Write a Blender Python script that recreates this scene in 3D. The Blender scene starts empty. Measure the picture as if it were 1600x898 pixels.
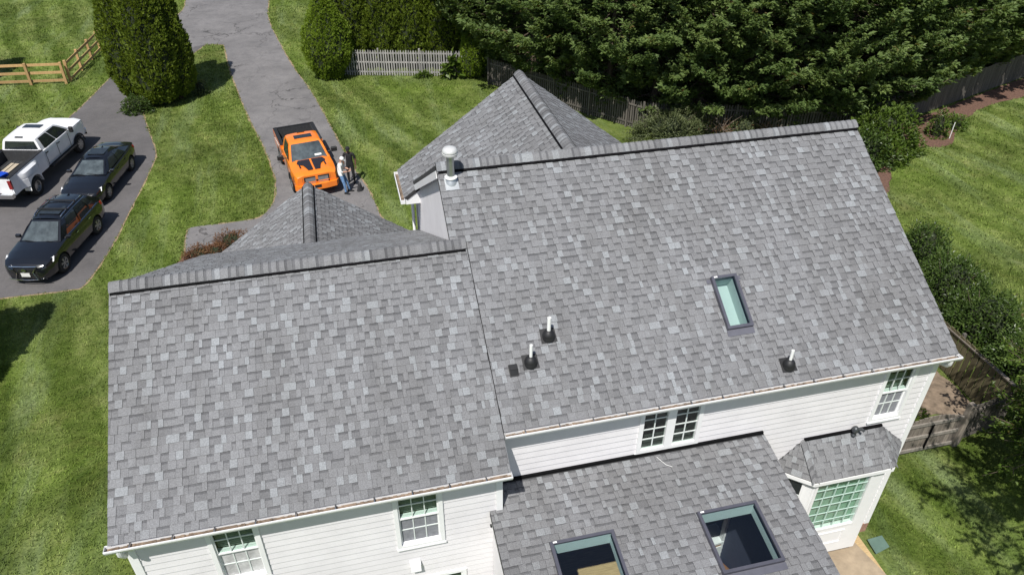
import bpy, bmesh, math, random
import numpy as np
from mathutils import Vector, Matrix
from mathutils.geometry import delaunay_2d_cdt

scene = bpy.context.scene
COL = scene.collection
rad = math.radians
RNG = np.random.default_rng(7)
random.seed(7)

# ------------------------------------------------------------------ camera
CAM_LOC = Vector((-0.085, -12.038, 16.758))
PITCH, YAW, ROLL = 0.6265, 0.2383, 0.0062
_cp, _sp, _cy, _sy = math.cos(PITCH), math.sin(PITCH), math.cos(YAW), math.sin(YAW)
_fwd = Vector((_sy * _cp, _cy * _cp, -_sp)); _rt = Vector((_cy, -_sy, 0)); _up = _rt.cross(_fwd)
_r2 = math.cos(ROLL) * _rt + math.sin(ROLL) * _up; _u2 = -math.sin(ROLL) * _rt + math.cos(ROLL) * _up
cam_data = bpy.data.cameras.new('camera'); cam = bpy.data.objects.new('camera', cam_data); COL.objects.link(cam)
cam.matrix_world = Matrix(((_r2.x, _u2.x, -_fwd.x, CAM_LOC.x), (_r2.y, _u2.y, -_fwd.y, CAM_LOC.y), (_r2.z, _u2.z, -_fwd.z, CAM_LOC.z), (0, 0, 0, 1)))
cam_data.sensor_width = 36.0; cam_data.lens = 1180.4 / 1600 * 36; cam_data.clip_end = 2000; cam_data.clip_start = 0.1
scene.camera = cam

# ------------------------------------------------------------------ sky, sun, exposure
SUN_EL = rad(58.5); SUN_DIR = Vector((-0.52 * math.cos(SUN_EL), -0.854 * math.cos(SUN_EL), math.sin(SUN_EL))).normalized()  # towards the sun
world = bpy.data.worlds.new('World'); scene.world = world; world.use_nodes = True
_n = world.node_tree.nodes; _sky = _n.new('ShaderNodeTexSky'); _sky.sky_type = 'NISHITA'; _sky.sun_disc = False
_sky.sun_elevation = SUN_EL; _sky.sun_rotation = math.atan2(SUN_DIR.x, SUN_DIR.y); _sky.altitude = 100; _sky.air_density = 1.0; _sky.dust_density = 1.2
world.node_tree.links.new(_sky.outputs[0], _n['Background'].inputs[0]); _n['Background'].inputs[1].default_value = 0.075
sun_d = bpy.data.lights.new('sun', 'SUN'); sun_d.energy = 4.4; sun_d.angle = rad(0.5); sun_d.color = (1.0, 0.97, 0.92)
sun = bpy.data.objects.new('sun', sun_d); COL.objects.link(sun); sun.rotation_euler = SUN_DIR.to_track_quat('Z', 'Y').to_euler(); sun.location = (-20, -25, 40)
scene.view_settings.view_transform = 'Standard'; scene.view_settings.look = 'None'; scene.view_settings.gamma = 1.0
scene.view_settings.exposure = 0.32
scene.cycles.use_denoising = True; scene.cycles.max_bounces = 8; scene.cycles.transparent_max_bounces = 12

# ------------------------------------------------------------------ helpers
def link(o, parent=None):
    COL.objects.link(o)
    if parent is not None: o.parent = parent
    return o
def tag(o, label=None, cat=None, group=None, kind=None):
    if label: o['label'] = label
    if cat: o['category'] = cat
    if group: o['group'] = group
    if kind: o['kind'] = kind
    return o
def empty(name, loc=(0, 0, 0), rz=0.0):
    o = bpy.data.objects.new(name, None); o.empty_display_size = 0.2; o.location = loc; o.rotation_euler = (0, 0, rz)
    return link(o)
class MB:
    """collects verts and faces; build() links ONE mesh object"""
    def __init__(s): s.v = []; s.f = []; s.m = []
    def add(s, vs, fs, mi=0):
        b = len(s.v); s.v.extend([tuple(p) for p in vs]); s.f.extend([tuple(i + b for i in f) for f in fs]); s.m.extend([mi] * len(fs)); return s
    def box(s, c, d, R=None, mi=0):
        hx, hy, hz = d[0] / 2, d[1] / 2, d[2] / 2; vs = []
        for z in (-hz, hz):
            for x, y in ((-hx, -hy), (hx, -hy), (hx, hy), (-hx, hy)):
                p = Vector((x, y, z)); p = (R @ p) if R is not None else p; vs.append(p + Vector(c))
        return s.add(vs, [(3, 2, 1, 0), (4, 5, 6, 7), (0, 1, 5, 4), (1, 2, 6, 5), (2, 3, 7, 6), (3, 0, 4, 7)], mi)
    def bx(s, a, b, mi=0):
        return s.box([(a[i] + b[i]) / 2 for i in range(3)], [abs(b[i] - a[i]) for i in range(3)], None, mi)
    def quad(s, a, b, c, d, mi=0): return s.add([a, b, c, d], [(0, 1, 2, 3)], mi)
    def poly(s, pts, mi=0): return s.add(pts, [tuple(range(len(pts)))], mi)
    def slab(s, pts, dirv, mi=0):
        n = len(pts); d = Vector(dirv); vs = [Vector(p) for p in pts] + [Vector(p) + d for p in pts]
        fs = [tuple(range(n)), tuple(range(2 * n - 1, n - 1, -1))] + [(i, i + n, (i + 1) % n + n, (i + 1) % n) for i in range(n)]
        return s.add(vs, fs, mi)
    def tube(s, path, r, n=8, mi=0, caps=True):
        path = [Vector(p) for p in path]; rs = r if hasattr(r, '__len__') else [r] * len(path); vs = []; fs = []
        t0 = (path[1] - path[0]).normalized(); a = t0.orthogonal().normalized()
        for i, p in enumerate(path):
            t = (path[min(i + 1, len(path) - 1)] - path[max(i - 1, 0)]).normalized()
            a = (a - t * a.dot(t)).normalized(); b = t.cross(a)
            for k in range(n):
                an = 2 * math.pi * k / n; vs.append(p + (a * math.cos(an) + b * math.sin(an)) * rs[i])
        for i in range(len(path) - 1):
            for k in range(n): fs.append((i * n + k, i * n + (k + 1) % n, (i + 1) * n + (k + 1) % n, (i + 1) * n + k))
        if caps: fs.append(tuple(range(n - 1, -1, -1))); fs.append(tuple(range((len(path) - 1) * n, len(path) * n)))
        return s.add(vs, fs, mi)
    def bar(s, a, b, w, h, up=(0, 0, 1), mi=0):
        a, b = Vector(a), Vector(b); t = (b - a).normalized(); u = Vector(up); x = t.cross(u).normalized(); y = x.cross(t).normalized()
        vs = [p + x * sx * w / 2 + y * sy * h / 2 for p in (a, b) for sx, sy in ((-1, -1), (1, -1), (1, 1), (-1, 1))]
        return s.add(vs, [(3, 2, 1, 0), (4, 5, 6, 7), (0, 1, 5, 4), (1, 2, 6, 5), (2, 3, 7, 6), (3, 0, 4, 7)], mi)
    def lathe(s, prof, c=(0, 0, 0), n=16, mi=0, axis='Z', caps=True):
        vs = []; fs = []
        for r, h in prof:
            for k in range(n):
                a = 2 * math.pi * k / n; x, y = r * math.cos(a), r * math.sin(a)
                p = (x, y, h) if axis == 'Z' else ((x, h, y) if axis == 'Y' else (h, x, y)); vs.append((p[0] + c[0], p[1] + c[1], p[2] + c[2]))
        for i in range(len(prof) - 1):
            for k in range(n): fs.append((i * n + k, i * n + (k + 1) % n, (i + 1) * n + (k + 1) % n, (i + 1) * n + k))
        if caps: fs.append(tuple(range(n - 1, -1, -1))); fs.append(tuple(range((len(prof) - 1) * n, len(prof) * n)))
        return s.add(vs, fs, mi)
    def mesh(s, name, mats, smooth=None):
        me = bpy.data.meshes.new(name); me.from_pydata([tuple(p) for p in s.v], [], s.f)
        if not isinstance(mats, (list, tuple)): mats = [mats]
        for m in mats: me.materials.append(m)
        if len(mats) > 1: me.polygons.foreach_set('material_index', s.m)
        if smooth is not None:
            me.polygons.foreach_set('use_smooth', [True] * len(me.polygons))
            if smooth < 180: me.set_sharp_from_angle(angle=rad(smooth))
        me.update(); return me
    def build(s, name, mats, parent=None, smooth=None, loc=None, rz=None, fixn=False):
        me = s.mesh(name, mats, smooth)
        if fixn:
            bm = bmesh.new(); bm.from_mesh(me); bmesh.ops.recalc_face_normals(bm, faces=bm.faces); bm.to_mesh(me); bm.free()
        o = bpy.data.objects.new(name, me)
        if loc is not None: o.location = loc
        if rz is not None: o.rotation_euler = (0, 0, rz)
        return link(o, parent)
def np_mesh(name, verts, quads, mat, color=None, tris=False, smooth=False):
    """large meshes from arrays; color is a per-vertex (n,4) attribute called tint"""
    me = bpy.data.meshes.new(name); nv = len(verts); k = 3 if tris else 4; nf = len(quads)
    me.vertices.add(nv); me.vertices.foreach_set('co', np.ascontiguousarray(verts, dtype=np.float32).ravel())
    me.loops.add(nf * k); me.loops.foreach_set('vertex_index', np.ascontiguousarray(quads, dtype=np.int32).ravel())
    me.polygons.add(nf); me.polygons.foreach_set('loop_start', np.arange(0, nf * k, k, dtype=np.int32))
    me.polygons.foreach_set('use_smooth', np.full(nf, bool(smooth)))
    if mat: me.materials.append(mat)
    me.update(calc_edges=True)
    if color is not None:
        at = me.color_attributes.new('tint', 'FLOAT_COLOR', 'POINT'); at.data.foreach_set('color', np.ascontiguousarray(color, dtype=np.float32).ravel())
    me.validate(); return me
def obj(name, me, parent=None, loc=None, rz=None):
    o = bpy.data.objects.new(name, me)
    if loc is not None: o.location = loc
    if rz is not None: o.rotation_euler = (0, 0, rz)
    return link(o, parent)
def copy_tree(o, parent=None):
    c = o.copy(); COL.objects.link(c); c.parent = parent
    for ch in list(o.children): copy_tree(ch, c)
    return c

# ------------------------------------------------------------------ materials
def new_mat(name):
    m = bpy.data.materials.new(name); m.use_nodes = True; nt = m.node_tree; return m, nt, nt.nodes['Principled BSDF']
def N(nt, t, **kw):
    n = nt.nodes.new(t)
    for k, v in kw.items():
        if k.startswith('i_'): n.inputs[k[2:].replace('_', ' ')].default_value = v
        else: setattr(n, k, v)
    return n
def L(nt, a, b): nt.links.new(a, b)
def ramp(nt, fac, stops, interp='LINEAR'):
    r = nt.nodes.new('ShaderNodeValToRGB'); r.color_ramp.interpolation = interp
    e = r.color_ramp.elements
    while len(e) < len(stops): e.new(0.5)
    for x, (p, c) in zip(e, stops): x.position = p; x.color = (*c, 1) if len(c) == 3 else c
    L(nt, fac, r.inputs[0]); return r.outputs[0]
def mixc(nt, mode, fac, a, b):
    m = nt.nodes.new('ShaderNodeMix'); m.data_type = 'RGBA'; m.blend_type = mode
    for sock, val in ((0, fac), (6, a), (7, b)):
        if isinstance(val, (int, float)): m.inputs[sock].default_value = val
        elif isinstance(val, tuple): m.inputs[sock].default_value = (*val, 1)
        else: L(nt, val, m.inputs[sock])
    return m.outputs[2]
def noise(nt, scale, detail=4, rough=0.6, coord='Object', vec=None, dist=0.0):
    n = nt.nodes.new('ShaderNodeTexNoise'); n.inputs['Scale'].default_value = scale; n.inputs['Detail'].default_value = detail
    n.inputs['Roughness'].default_value = rough; n.inputs['Distortion'].default_value = dist
    if vec is None:
        tc = nt.nodes.new('ShaderNodeTexCoord'); vec = tc.outputs[coord]
    L(nt, vec, n.inputs['Vector']); return n.outputs[0]
def bump(nt, b, h, strength=0.3, dist=0.02):
    n = nt.nodes.new('ShaderNodeBump'); n.inputs['Strength'].default_value = strength; n.inputs['Distance'].default_value = dist
    L(nt, h, n.inputs['Height']); L(nt, n.outputs[0], b.inputs['Normal'])
def plain(name, col, rough=0.6, metal=0.0, vary=0.12, scale=6.0, bmp=0.0, coat=0.0, spec=0.5, world_space=False):
    m, nt, b = new_mat(name)
    if world_space:
        g = nt.nodes.new('ShaderNodeNewGeometry'); nz = noise(nt, scale, 5, 0.65, vec=g.outputs['Position'])
    else: nz = noise(nt, scale, 5, 0.65)
    lo = tuple(max(0, c * (1 - vary)) for c in col); hi = tuple(min(1, c * (1 + vary)) for c in col)
    L(nt, ramp(nt, nz, [(0.3, lo), (0.7, hi)]), b.inputs['Base Color'])
    b.inputs['Roughness'].default_value = rough; b.inputs['Metallic'].default_value = metal; b.inputs['Coat Weight'].default_value = coat
    b.inputs['Coat Roughness'].default_value = 0.04; b.inputs['Specular IOR Level'].default_value = spec
    if bmp: bump(nt, b, noise(nt, scale * 8, 4, 0.6), bmp, 0.01)
    return m
def shingle_mat(name, from_object):
    m, nt, b = new_mat(name)
    if from_object:
        oi = N(nt, 'ShaderNodeObjectInfo'); src = oi.outputs['Color']
    else:
        a = N(nt, 'ShaderNodeAttribute', attribute_name='tint'); src = a.outputs['Color']
    sep = N(nt, 'ShaderNodeSeparateColor'); L(nt, src, sep.inputs[0])
    base = ramp(nt, sep.outputs[0], [(0.0, (0.135, 0.136, 0.141)), (0.35, (0.172, 0.173, 0.178)), (0.65, (0.199, 0.201, 0.207)), (1.0, (0.262, 0.275, 0.286))])
    g = N(nt, 'ShaderNodeNewGeometry')
    gran = noise(nt, 55, 3, 0.75, vec=g.outputs['Position']); c = mixc(nt, 'MULTIPLY', 1.0, base, ramp(nt, gran, [(0.3, (0.68, 0.68, 0.68)), (0.7, (1.3, 1.3, 1.3))]))
    big = noise(nt, 0.7, 4, 0.6, vec=g.outputs['Position']); c = mixc(nt, 'MULTIPLY', 1.0, c, ramp(nt, big, [(0.3, (0.9, 0.89, 0.88)), (0.7, (1.08, 1.08, 1.09))]))
    mps = N(nt, 'ShaderNodeMapping'); mps.inputs['Scale'].default_value = (2.2, 0.16, 0.16); L(nt, g.outputs['Position'], mps.inputs[0]); c = mixc(nt, 'MULTIPLY', 1.0, c, ramp(nt, noise(nt, 1.0, 5, 0.7, vec=mps.outputs[0]), [(0.3, (0.9, 0.895, 0.885)), (0.55, (1.03, 1.03, 1.03))]))
    # the darker printed band of granules at the head of the cut-back tabs; painted lap shade on ridge caps
    uv = N(nt, 'ShaderNodeUVMap') if from_object else N(nt, 'ShaderNodeAttribute', attribute_name='cellv')
    if from_object:
        sx = N(nt, 'ShaderNodeSeparateXYZ'); L(nt, uv.outputs[0], sx.inputs[0]); v = sx.outputs[1]
    else: v = uv.outputs['Fac']
    band = N(nt, 'ShaderNodeMath', operation='GREATER_THAN'); L(nt, v, band.inputs[0]); band.inputs[1].default_value = 0.74
    bb = N(nt, 'ShaderNodeMath', operation='MULTIPLY'); L(nt, band.outputs[0], bb.inputs[0]); L(nt, sep.outputs[1], bb.inputs[1])
    c = mixc(nt, 'MULTIPLY', bb.outputs[0], c, (0.66, 0.66, 0.67))
    L(nt, c, b.inputs['Base Color']); b.inputs['Roughness'].default_value = 0.92; b.inputs['Specular IOR Level'].default_value = 0.25
    bump(nt, b, gran, 0.35, 0.004); return m
def leaf_mat(name, dark, mid, light, transl=0.3, rough=0.55):
    m, nt, b = new_mat(name)
    a = N(nt, 'ShaderNodeAttribute', attribute_name='tint'); sep = N(nt, 'ShaderNodeSeparateColor'); L(nt, a.outputs['Color'], sep.inputs[0])
    c = ramp(nt, sep.outputs[0], [(0.0, dark), (0.5, mid), (1.0, light)])
    brown = mixc(nt, 'MIX', sep.outputs[1], c, (0.16, 0.085, 0.035))
    L(nt, brown, b.inputs['Base Color']); b.inputs['Roughness'].default_value = rough; b.inputs['Specular IOR Level'].default_value = 0.3
    t = N(nt, 'ShaderNodeBsdfTranslucent'); tc = mixc(nt, 'MULTIPLY', 1.0, brown, (1.4, 1.3, 0.5)); L(nt, tc, t.inputs[0])
    mx = N(nt, 'ShaderNodeMixShader'); mx.inputs[0].default_value = transl
    L(nt, b.outputs[0], mx.inputs[1]); L(nt, t.outputs[0], mx.inputs[2]); L(nt, mx.outputs[0], nt.nodes['Material Output'].inputs[0]); return m
def glass_mat(name, tint, alpha, rough=0.02, spec=0.5):
    """clear pane: tinted see-through mixed with a mirror-like surface"""
    m, nt, b = new_mat(name); nt.nodes.remove(b)
    tr = N(nt, 'ShaderNodeBsdfTransparent'); tr.inputs[0].default_value = (*tint, 1)
    gl = N(nt, 'ShaderNodeBsdfGlossy'); gl.inputs['Roughness'].default_value = rough
    fr = N(nt, 'ShaderNodeFresnel'); fr.inputs[0].default_value = 1.5
    ad = N(nt, 'ShaderNodeMath', operation='ADD'); L(nt, fr.outputs[0], ad.inputs[0]); ad.inputs[1].default_value = alpha; ad.use_clamp = True
    mx = N(nt, 'ShaderNodeMixShader'); gm = N(nt, 'ShaderNodeNewGeometry'); iv = N(nt, 'ShaderNodeMath', operation='SUBTRACT'); iv.inputs[0].default_value = 1.0; L(nt, gm.outputs['Backfacing'], iv.inputs[1]); ml = N(nt, 'ShaderNodeMath', operation='MULTIPLY'); L(nt, ad.outputs[0], ml.inputs[0]); L(nt, iv.outputs[0], ml.inputs[1]); L(nt, ml.outputs[0], mx.inputs[0]); L(nt, tr.outputs[0], mx.inputs[1]); L(nt, gl.outputs[0], mx.inputs[2])
    L(nt, mx.outputs[0], nt.nodes['Material Output'].inputs[0]); return m
def siding_mat():
    m, nt, b = new_mat('vinyl siding'); g = N(nt, 'ShaderNodeNewGeometry')
    n1 = noise(nt, 1.3, 5, 0.7, vec=g.outputs['Position']); n2 = noise(nt, 40, 3, 0.6, vec=g.outputs['Position'])
    c = ramp(nt, n1, [(0.25, (0.65, 0.63, 0.645)), (0.6, (0.74, 0.72, 0.735))]); c = mixc(nt, 'MULTIPLY', 0.35, c, ramp(nt, n2, [(0.3, (0.93, 0.92, 0.91)), (0.6, (1, 1, 1))]))
    L(nt, c, b.inputs['Base Color']); b.inputs['Roughness'].default_value = 0.5; bump(nt, b, n1, 0.05, 0.02); return m
def asphalt_mat(name, dark, light, crack=0.0, patch=0.25):
    m, nt, b = new_mat(name); g = N(nt, 'ShaderNodeNewGeometry'); p = g.outputs['Position']
    n1 = noise(nt, 0.35, 6, 0.65, vec=p); n2 = noise(nt, 24, 4, 0.8, vec=p); n3 = noise(nt, 1.6, 5, 0.7, vec=p, dist=0.6)
    c = ramp(nt, n1, [(0.3, dark), (0.7, light)])
    c = mixc(nt, 'MULTIPLY', 1.0, c, ramp(nt, n2, [(0.25, (0.72, 0.72, 0.72)), (0.75, (1.28, 1.27, 1.26))]))
    c = mixc(nt, 'MULTIPLY', patch * 2, c, ramp(nt, n3, [(0.35, (0.72, 0.72, 0.73)), (0.55, (1.05, 1.04, 1.02))]))
    if crack:
        v = N(nt, 'ShaderNodeTexVoronoi', feature='DISTANCE_TO_EDGE'); v.inputs['Scale'].default_value = 0.42
        add = N(nt, 'ShaderNodeVectorMath', operation='ADD'); nn = N(nt, 'ShaderNodeTexNoise'); nn.inputs['Scale'].default_value = 1.5; nn.inputs['Detail'].default_value = 6; L(nt, p, nn.inputs['Vector'])
        sc = N(nt, 'ShaderNodeVectorMath', operation='SCALE'); sc.inputs['Scale'].default_value = 1.4; L(nt, nn.outputs['Color'], sc.inputs[0]); L(nt, p, add.inputs[0]); L(nt, sc.outputs[0], add.inputs[1]); L(nt, add.outputs[0], v.inputs['Vector'])
        line = ramp(nt, v.outputs['Distance'], [(0.0, (0.45, 0.44, 0.43)), (0.012, (0.6, 0.6, 0.6)), (0.02, (1, 1, 1))])
        mask = ramp(nt, noise(nt, 0.22, 3, 0.5, vec=p), [(0.45, (0, 0, 0)), (0.6, (1, 1, 1))])
        c = mixc(nt, 'MULTIPLY', mask, c, line)
    L(nt, c, b.inputs['Base Color']); b.inputs['Roughness'].default_value = 0.9; b.inputs['Specular IOR Level'].default_value = 0.3; bump(nt, b, n2, 0.5, 0.008); return m
def grass_color(nt, p, gain=1.0):
    """mown lawn: clumps, dry patches, mowing bands with the blade sheen painted in"""
    n1 = noise(nt, 0.18, 6, 0.62, vec=p); n2 = noise(nt, 1.7, 6, 0.75, vec=p); n3 = noise(nt, 14, 4, 0.75, vec=p)
    c = ramp(nt, n2, [(0.28, (0.046, 0.068, 0.015)), (0.45, (0.085, 0.118, 0.027)), (0.6, (0.128, 0.16, 0.046)), (0.76, (0.205, 0.215, 0.095))])
    c = mixc(nt, 'MIX', ramp(nt, n1, [(0.42, (0, 0, 0)), (0.7, (0.55, 0.55, 0.55))]), c, (0.098, 0.158, 0.02))
    c = mixc(nt, 'MIX', ramp(nt, noise(nt, 0.5, 6, 0.7, vec=p, dist=0.8), [(0.56, (0, 0, 0)), (0.75, (0.55, 0.55, 0.55))]), c, (0.19, 0.185, 0.07))
    ms = N(nt, 'ShaderNodeMapping'); ms.inputs['Rotation'].default_value = (0, 0, rad(-22)); ms.inputs['Scale'].default_value = (0.9, 0.13, 1); L(nt, p, ms.inputs[0])
    c = mixc(nt, 'MIX', ramp(nt, noise(nt, 1.0, 6, 0.65, vec=ms.outputs[0], dist=0.4), [(0.5, (0, 0, 0)), (0.68, (0.7, 0.7, 0.7))]), c, (0.13, 0.172, 0.075))
    c = mixc(nt, 'MULTIPLY', 1.0, c, ramp(nt, noise(nt, 0.33, 5, 0.65, vec=p), [(0.3, (0.66, 0.68, 0.62)), (0.62, (1.14, 1.12, 1.1))]))
    # mowing passes: sheen of leaning blades painted as lighter and darker bands
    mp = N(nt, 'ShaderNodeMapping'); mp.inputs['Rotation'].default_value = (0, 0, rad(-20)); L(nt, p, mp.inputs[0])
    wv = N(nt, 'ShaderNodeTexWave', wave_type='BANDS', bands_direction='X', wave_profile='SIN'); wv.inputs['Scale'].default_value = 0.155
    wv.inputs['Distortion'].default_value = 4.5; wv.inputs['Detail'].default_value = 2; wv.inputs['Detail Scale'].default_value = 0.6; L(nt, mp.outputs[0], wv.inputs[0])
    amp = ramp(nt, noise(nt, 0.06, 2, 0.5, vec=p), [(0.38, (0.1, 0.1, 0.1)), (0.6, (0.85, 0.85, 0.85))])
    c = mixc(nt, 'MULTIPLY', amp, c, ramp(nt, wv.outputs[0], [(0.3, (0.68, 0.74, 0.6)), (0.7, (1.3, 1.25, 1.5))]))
    c = mixc(nt, 'MULTIPLY', 1.0, c, ramp(nt, n3, [(0.3, (0.6 * gain, 0.62 * gain, 0.6 * gain)), (0.7, (1.35 * gain, 1.3 * gain, 1.3 * gain))]))
    return c, n3
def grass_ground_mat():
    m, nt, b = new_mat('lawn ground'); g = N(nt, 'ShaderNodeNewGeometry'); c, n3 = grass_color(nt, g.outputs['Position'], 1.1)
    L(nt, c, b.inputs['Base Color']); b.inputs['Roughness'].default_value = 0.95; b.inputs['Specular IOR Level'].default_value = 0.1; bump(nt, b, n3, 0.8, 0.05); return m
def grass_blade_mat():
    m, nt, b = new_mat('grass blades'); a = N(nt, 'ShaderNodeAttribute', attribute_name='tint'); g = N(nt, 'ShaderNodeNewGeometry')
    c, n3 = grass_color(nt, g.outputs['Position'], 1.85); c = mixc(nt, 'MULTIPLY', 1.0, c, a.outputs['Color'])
    L(nt, c, b.inputs['Base Color']); b.inputs['Roughness'].default_value = 0.7; b.inputs['Specular IOR Level'].default_value = 0.2
    t = N(nt, 'ShaderNodeBsdfTranslucent'); L(nt, c, t.inputs[0]); mx = N(nt, 'ShaderNodeMixShader'); mx.inputs[0].default_value = 0.35
    L(nt, b.outputs[0], mx.inputs[1]); L(nt, t.outputs[0], mx.inputs[2]); L(nt, mx.outputs[0], nt.nodes['Material Output'].inputs[0]); return m
def wood_mat(name, a, c2, scale=3.0, stretch=(1, 1, 0.12), rough=0.85):
    m, nt, b = new_mat(name); tc = N(nt, 'ShaderNodeTexCoord'); mp = N(nt, 'ShaderNodeMapping'); mp.inputs['Scale'].default_value = stretch
    oi = N(nt, 'ShaderNodeObjectInfo'); ad = N(nt, 'ShaderNodeVectorMath', operation='ADD'); cx = N(nt, 'ShaderNodeCombineXYZ')
    ml = N(nt, 'ShaderNodeMath', operation='MULTIPLY'); L(nt, oi.outputs['Random'], ml.inputs[0]); ml.inputs[1].default_value = 37.0
    L(nt, ml.outputs[0], cx.inputs[0]); L(nt, ml.outputs[0], cx.inputs[1]); L(nt, tc.outputs['Object'], mp.inputs[0]); L(nt, mp.outputs[0], ad.inputs[0]); L(nt, cx.outputs[0], ad.inputs[1])
    n1 = noise(nt, scale * 6, 6, 0.7, vec=ad.outputs[0]); c = ramp(nt, n1, [(0.3, a), (0.7, c2)])
    c = mixc(nt, 'MULTIPLY', 1.0, c, ramp(nt, oi.outputs['Random'], [(0, (0.78, 0.78, 0.78)), (1, (1.18, 1.17, 1.15))]))
    L(nt, c, b.inputs['Base Color']); b.inputs['Roughness'].default_value = rough; b.inputs['Specular IOR Level'].default_value = 0.25; bump(nt, b, n1, 0.3, 0.006); return m
def paint_mat(name, col, rough=0.25, flake=0.0):
    m, nt, b = new_mat(name); nz = noise(nt, 3, 4, 0.6)
    L(nt, ramp(nt, nz, [(0.3, tuple(c * 0.93 for c in col)), (0.7, tuple(min(1, c * 1.05) for c in col))]), b.inputs['Base Color'])
    b.inputs['Roughness'].default_value = rough; b.inputs['Coat Weight'].default_value = 0.8; b.inputs['Coat Roughness'].default_value = 0.06; return m

M = {}
M['shingle'] = shingle_mat('asphalt shingle', False); M['shingle_obj'] = shingle_mat('asphalt shingle piece', True)
M['edge'] = plain('dark cut edge of shingle', (0.05, 0.05, 0.052), 0.95, vary=0.25); M['siding'] = siding_mat(); M['trim'] = plain('white trim', (0.80, 0.80, 0.80), 0.45, vary=0.04, scale=2, world_space=True)
M['deck'] = plain('roof underlay', (0.03, 0.03, 0.031), 0.9); M['black'] = plain('black flashing', (0.006, 0.006, 0.0065), 0.95, vary=0.3, spec=0.08)
M['rubber'] = plain('black rubber', (0.014, 0.014, 0.015), 0.55, vary=0.25); M['debris'] = plain('gutter debris', (0.17, 0.125, 0.09), 0.95, vary=0.6, scale=9, bmp=0.6, world_space=True)
M['gutter_in'] = plain('gutter inside', (0.4, 0.37, 0.33), 0.8, vary=0.3, scale=4, world_space=True)
M['flash'] = plain('grey flashing metal', (0.13, 0.13, 0.155), 0.45, 0.3, vary=0.1); M['frame'] = plain('skylight cladding', (0.11, 0.11, 0.135), 0.4, 0.4, vary=0.1)
M['steel'] = plain('galvanised steel', (0.5, 0.52, 0.53), 0.32, 0.9, vary=0.15, scale=5); M['pvc'] = plain('white pvc', (0.82, 0.82, 0.8), 0.4, vary=0.04)
M['glass'] = glass_mat('window glass', (0.88, 0.94, 0.91), 0.02); M['screen'] = plain('insect screen', (0.21, 0.215, 0.235), 0.8, vary=0.2, scale=12); M['screen2'] = plain('dusty screen', (0.5, 0.495, 0.495), 0.85, vary=0.3, scale=5)
M['skyglass'] = glass_mat('skylight glass', (0.92, 0.955, 0.95), 0.07); M['muntin'] = plain('muntin bars', (0.68, 0.72, 0.70), 0.5, vary=0.05)
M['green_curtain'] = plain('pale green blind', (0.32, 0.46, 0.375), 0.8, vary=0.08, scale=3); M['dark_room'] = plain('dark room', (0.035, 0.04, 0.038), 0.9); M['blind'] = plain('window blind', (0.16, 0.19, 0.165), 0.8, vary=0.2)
M['navy'] = plain('navy room wall', (0.045, 0.05, 0.085), 0.8); M['plaster'] = plain('white shaft plaster', (0.44, 0.535, 0.515), 0.8, vary=0.03)
M['brick'] = plain('brick foundation', (0.33, 0.19, 0.14), 0.9, vary=0.25, scale=12); M['asphalt'] = asphalt_mat('new asphalt', (0.098, 0.093, 0.094), (0.132, 0.125, 0.126), 0, 0.2)
M['asphalt_old'] = asphalt_mat('old asphalt', (0.135, 0.13, 0.131), (0.2, 0.192, 0.192), 0.6, 0.25)
M['soil'] = plain('dry soil edge', (0.27, 0.2, 0.12), 0.95, vary=0.4, scale=3, bmp=0.5, world_space=True)
M['mulch'] = plain('brown mulch', (0.125, 0.068, 0.047), 0.95, vary=0.5, scale=11, bmp=1.0, world_space=True)
M['ground'] = grass_ground_mat(); M['grass'] = grass_blade_mat()
M['patio'] = plain('sandy paving', (0.33, 0.26, 0.18), 0.95, vary=0.2, scale=3, bmp=0.3, world_space=True)
M['oldwood'] = wood_mat('weathered board', (0.075, 0.068, 0.06), (0.16, 0.145, 0.125)); M['greywood'] = wood_mat('silver weathered picket', (0.24, 0.23, 0.22), (0.43, 0.415, 0.40))
M['mossy'] = wood_mat('mossy board', (0.085, 0.075, 0.04), (0.2, 0.17, 0.1)); M['newwood'] = wood_mat('new pine rail', (0.40, 0.25, 0.11), (0.56, 0.37, 0.18)); M['gatewood'] = wood_mat('grey gate board', (0.14, 0.12, 0.10), (0.27, 0.235, 0.2))
M['bark'] = plain('bark', (0.12, 0.09, 0.065), 0.95, vary=0.4, scale=8, bmp=1.0)

# ------------------------------------------------------------------ terrain
def gz(x, y):
    t = np.clip((np.asarray(y, float) + 1) / 11, 0, 1); return 1.3 * (1 - t * t * (3 - 2 * t))
def spread_axis(a, b, step, far):
    core = list(np.arange(a, b + 1e-6, step)); lo = [a - 5, a - 15, a - 40, a - 100, a - far]; hi = [b + 5, b + 15, b + 40, b + 100, b + far]
    return np.array(lo[::-1] + core + hi)
def in_poly(px, py, poly):
    inside = np.zeros(px.shape, bool); n = len(poly)
    for i in range(n):
        x1, y1 = poly[i]; x2, y2 = poly[(i + 1) % n]
        if y1 == y2: continue
        c = ((y1 > py) != (y2 > py)) & (px < (x2 - x1) * (py - y1) / (y2 - y1) + x1); inside ^= c
    return inside
xs = spread_axis(-40, 60, 1.0, 500); ys = spread_axis(-25, 75, 1.0, 500)
gx, gy = np.meshgrid(xs, ys); gv = np.stack([gx, gy, gz(gx, gy)], -1).reshape(-1, 3); nx = len(xs)
ii = np.arange((len(ys) - 1) * (nx - 1)); r0 = ii // (nx - 1); c0 = ii % (nx - 1); a0 = r0 * nx + c0
tag(obj('ground', np_mesh('ground', gv, np.stack([a0, a0 + 1, a0 + 1 + nx, a0 + nx], -1), M['ground'], smooth=True)), kind='structure')

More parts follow.
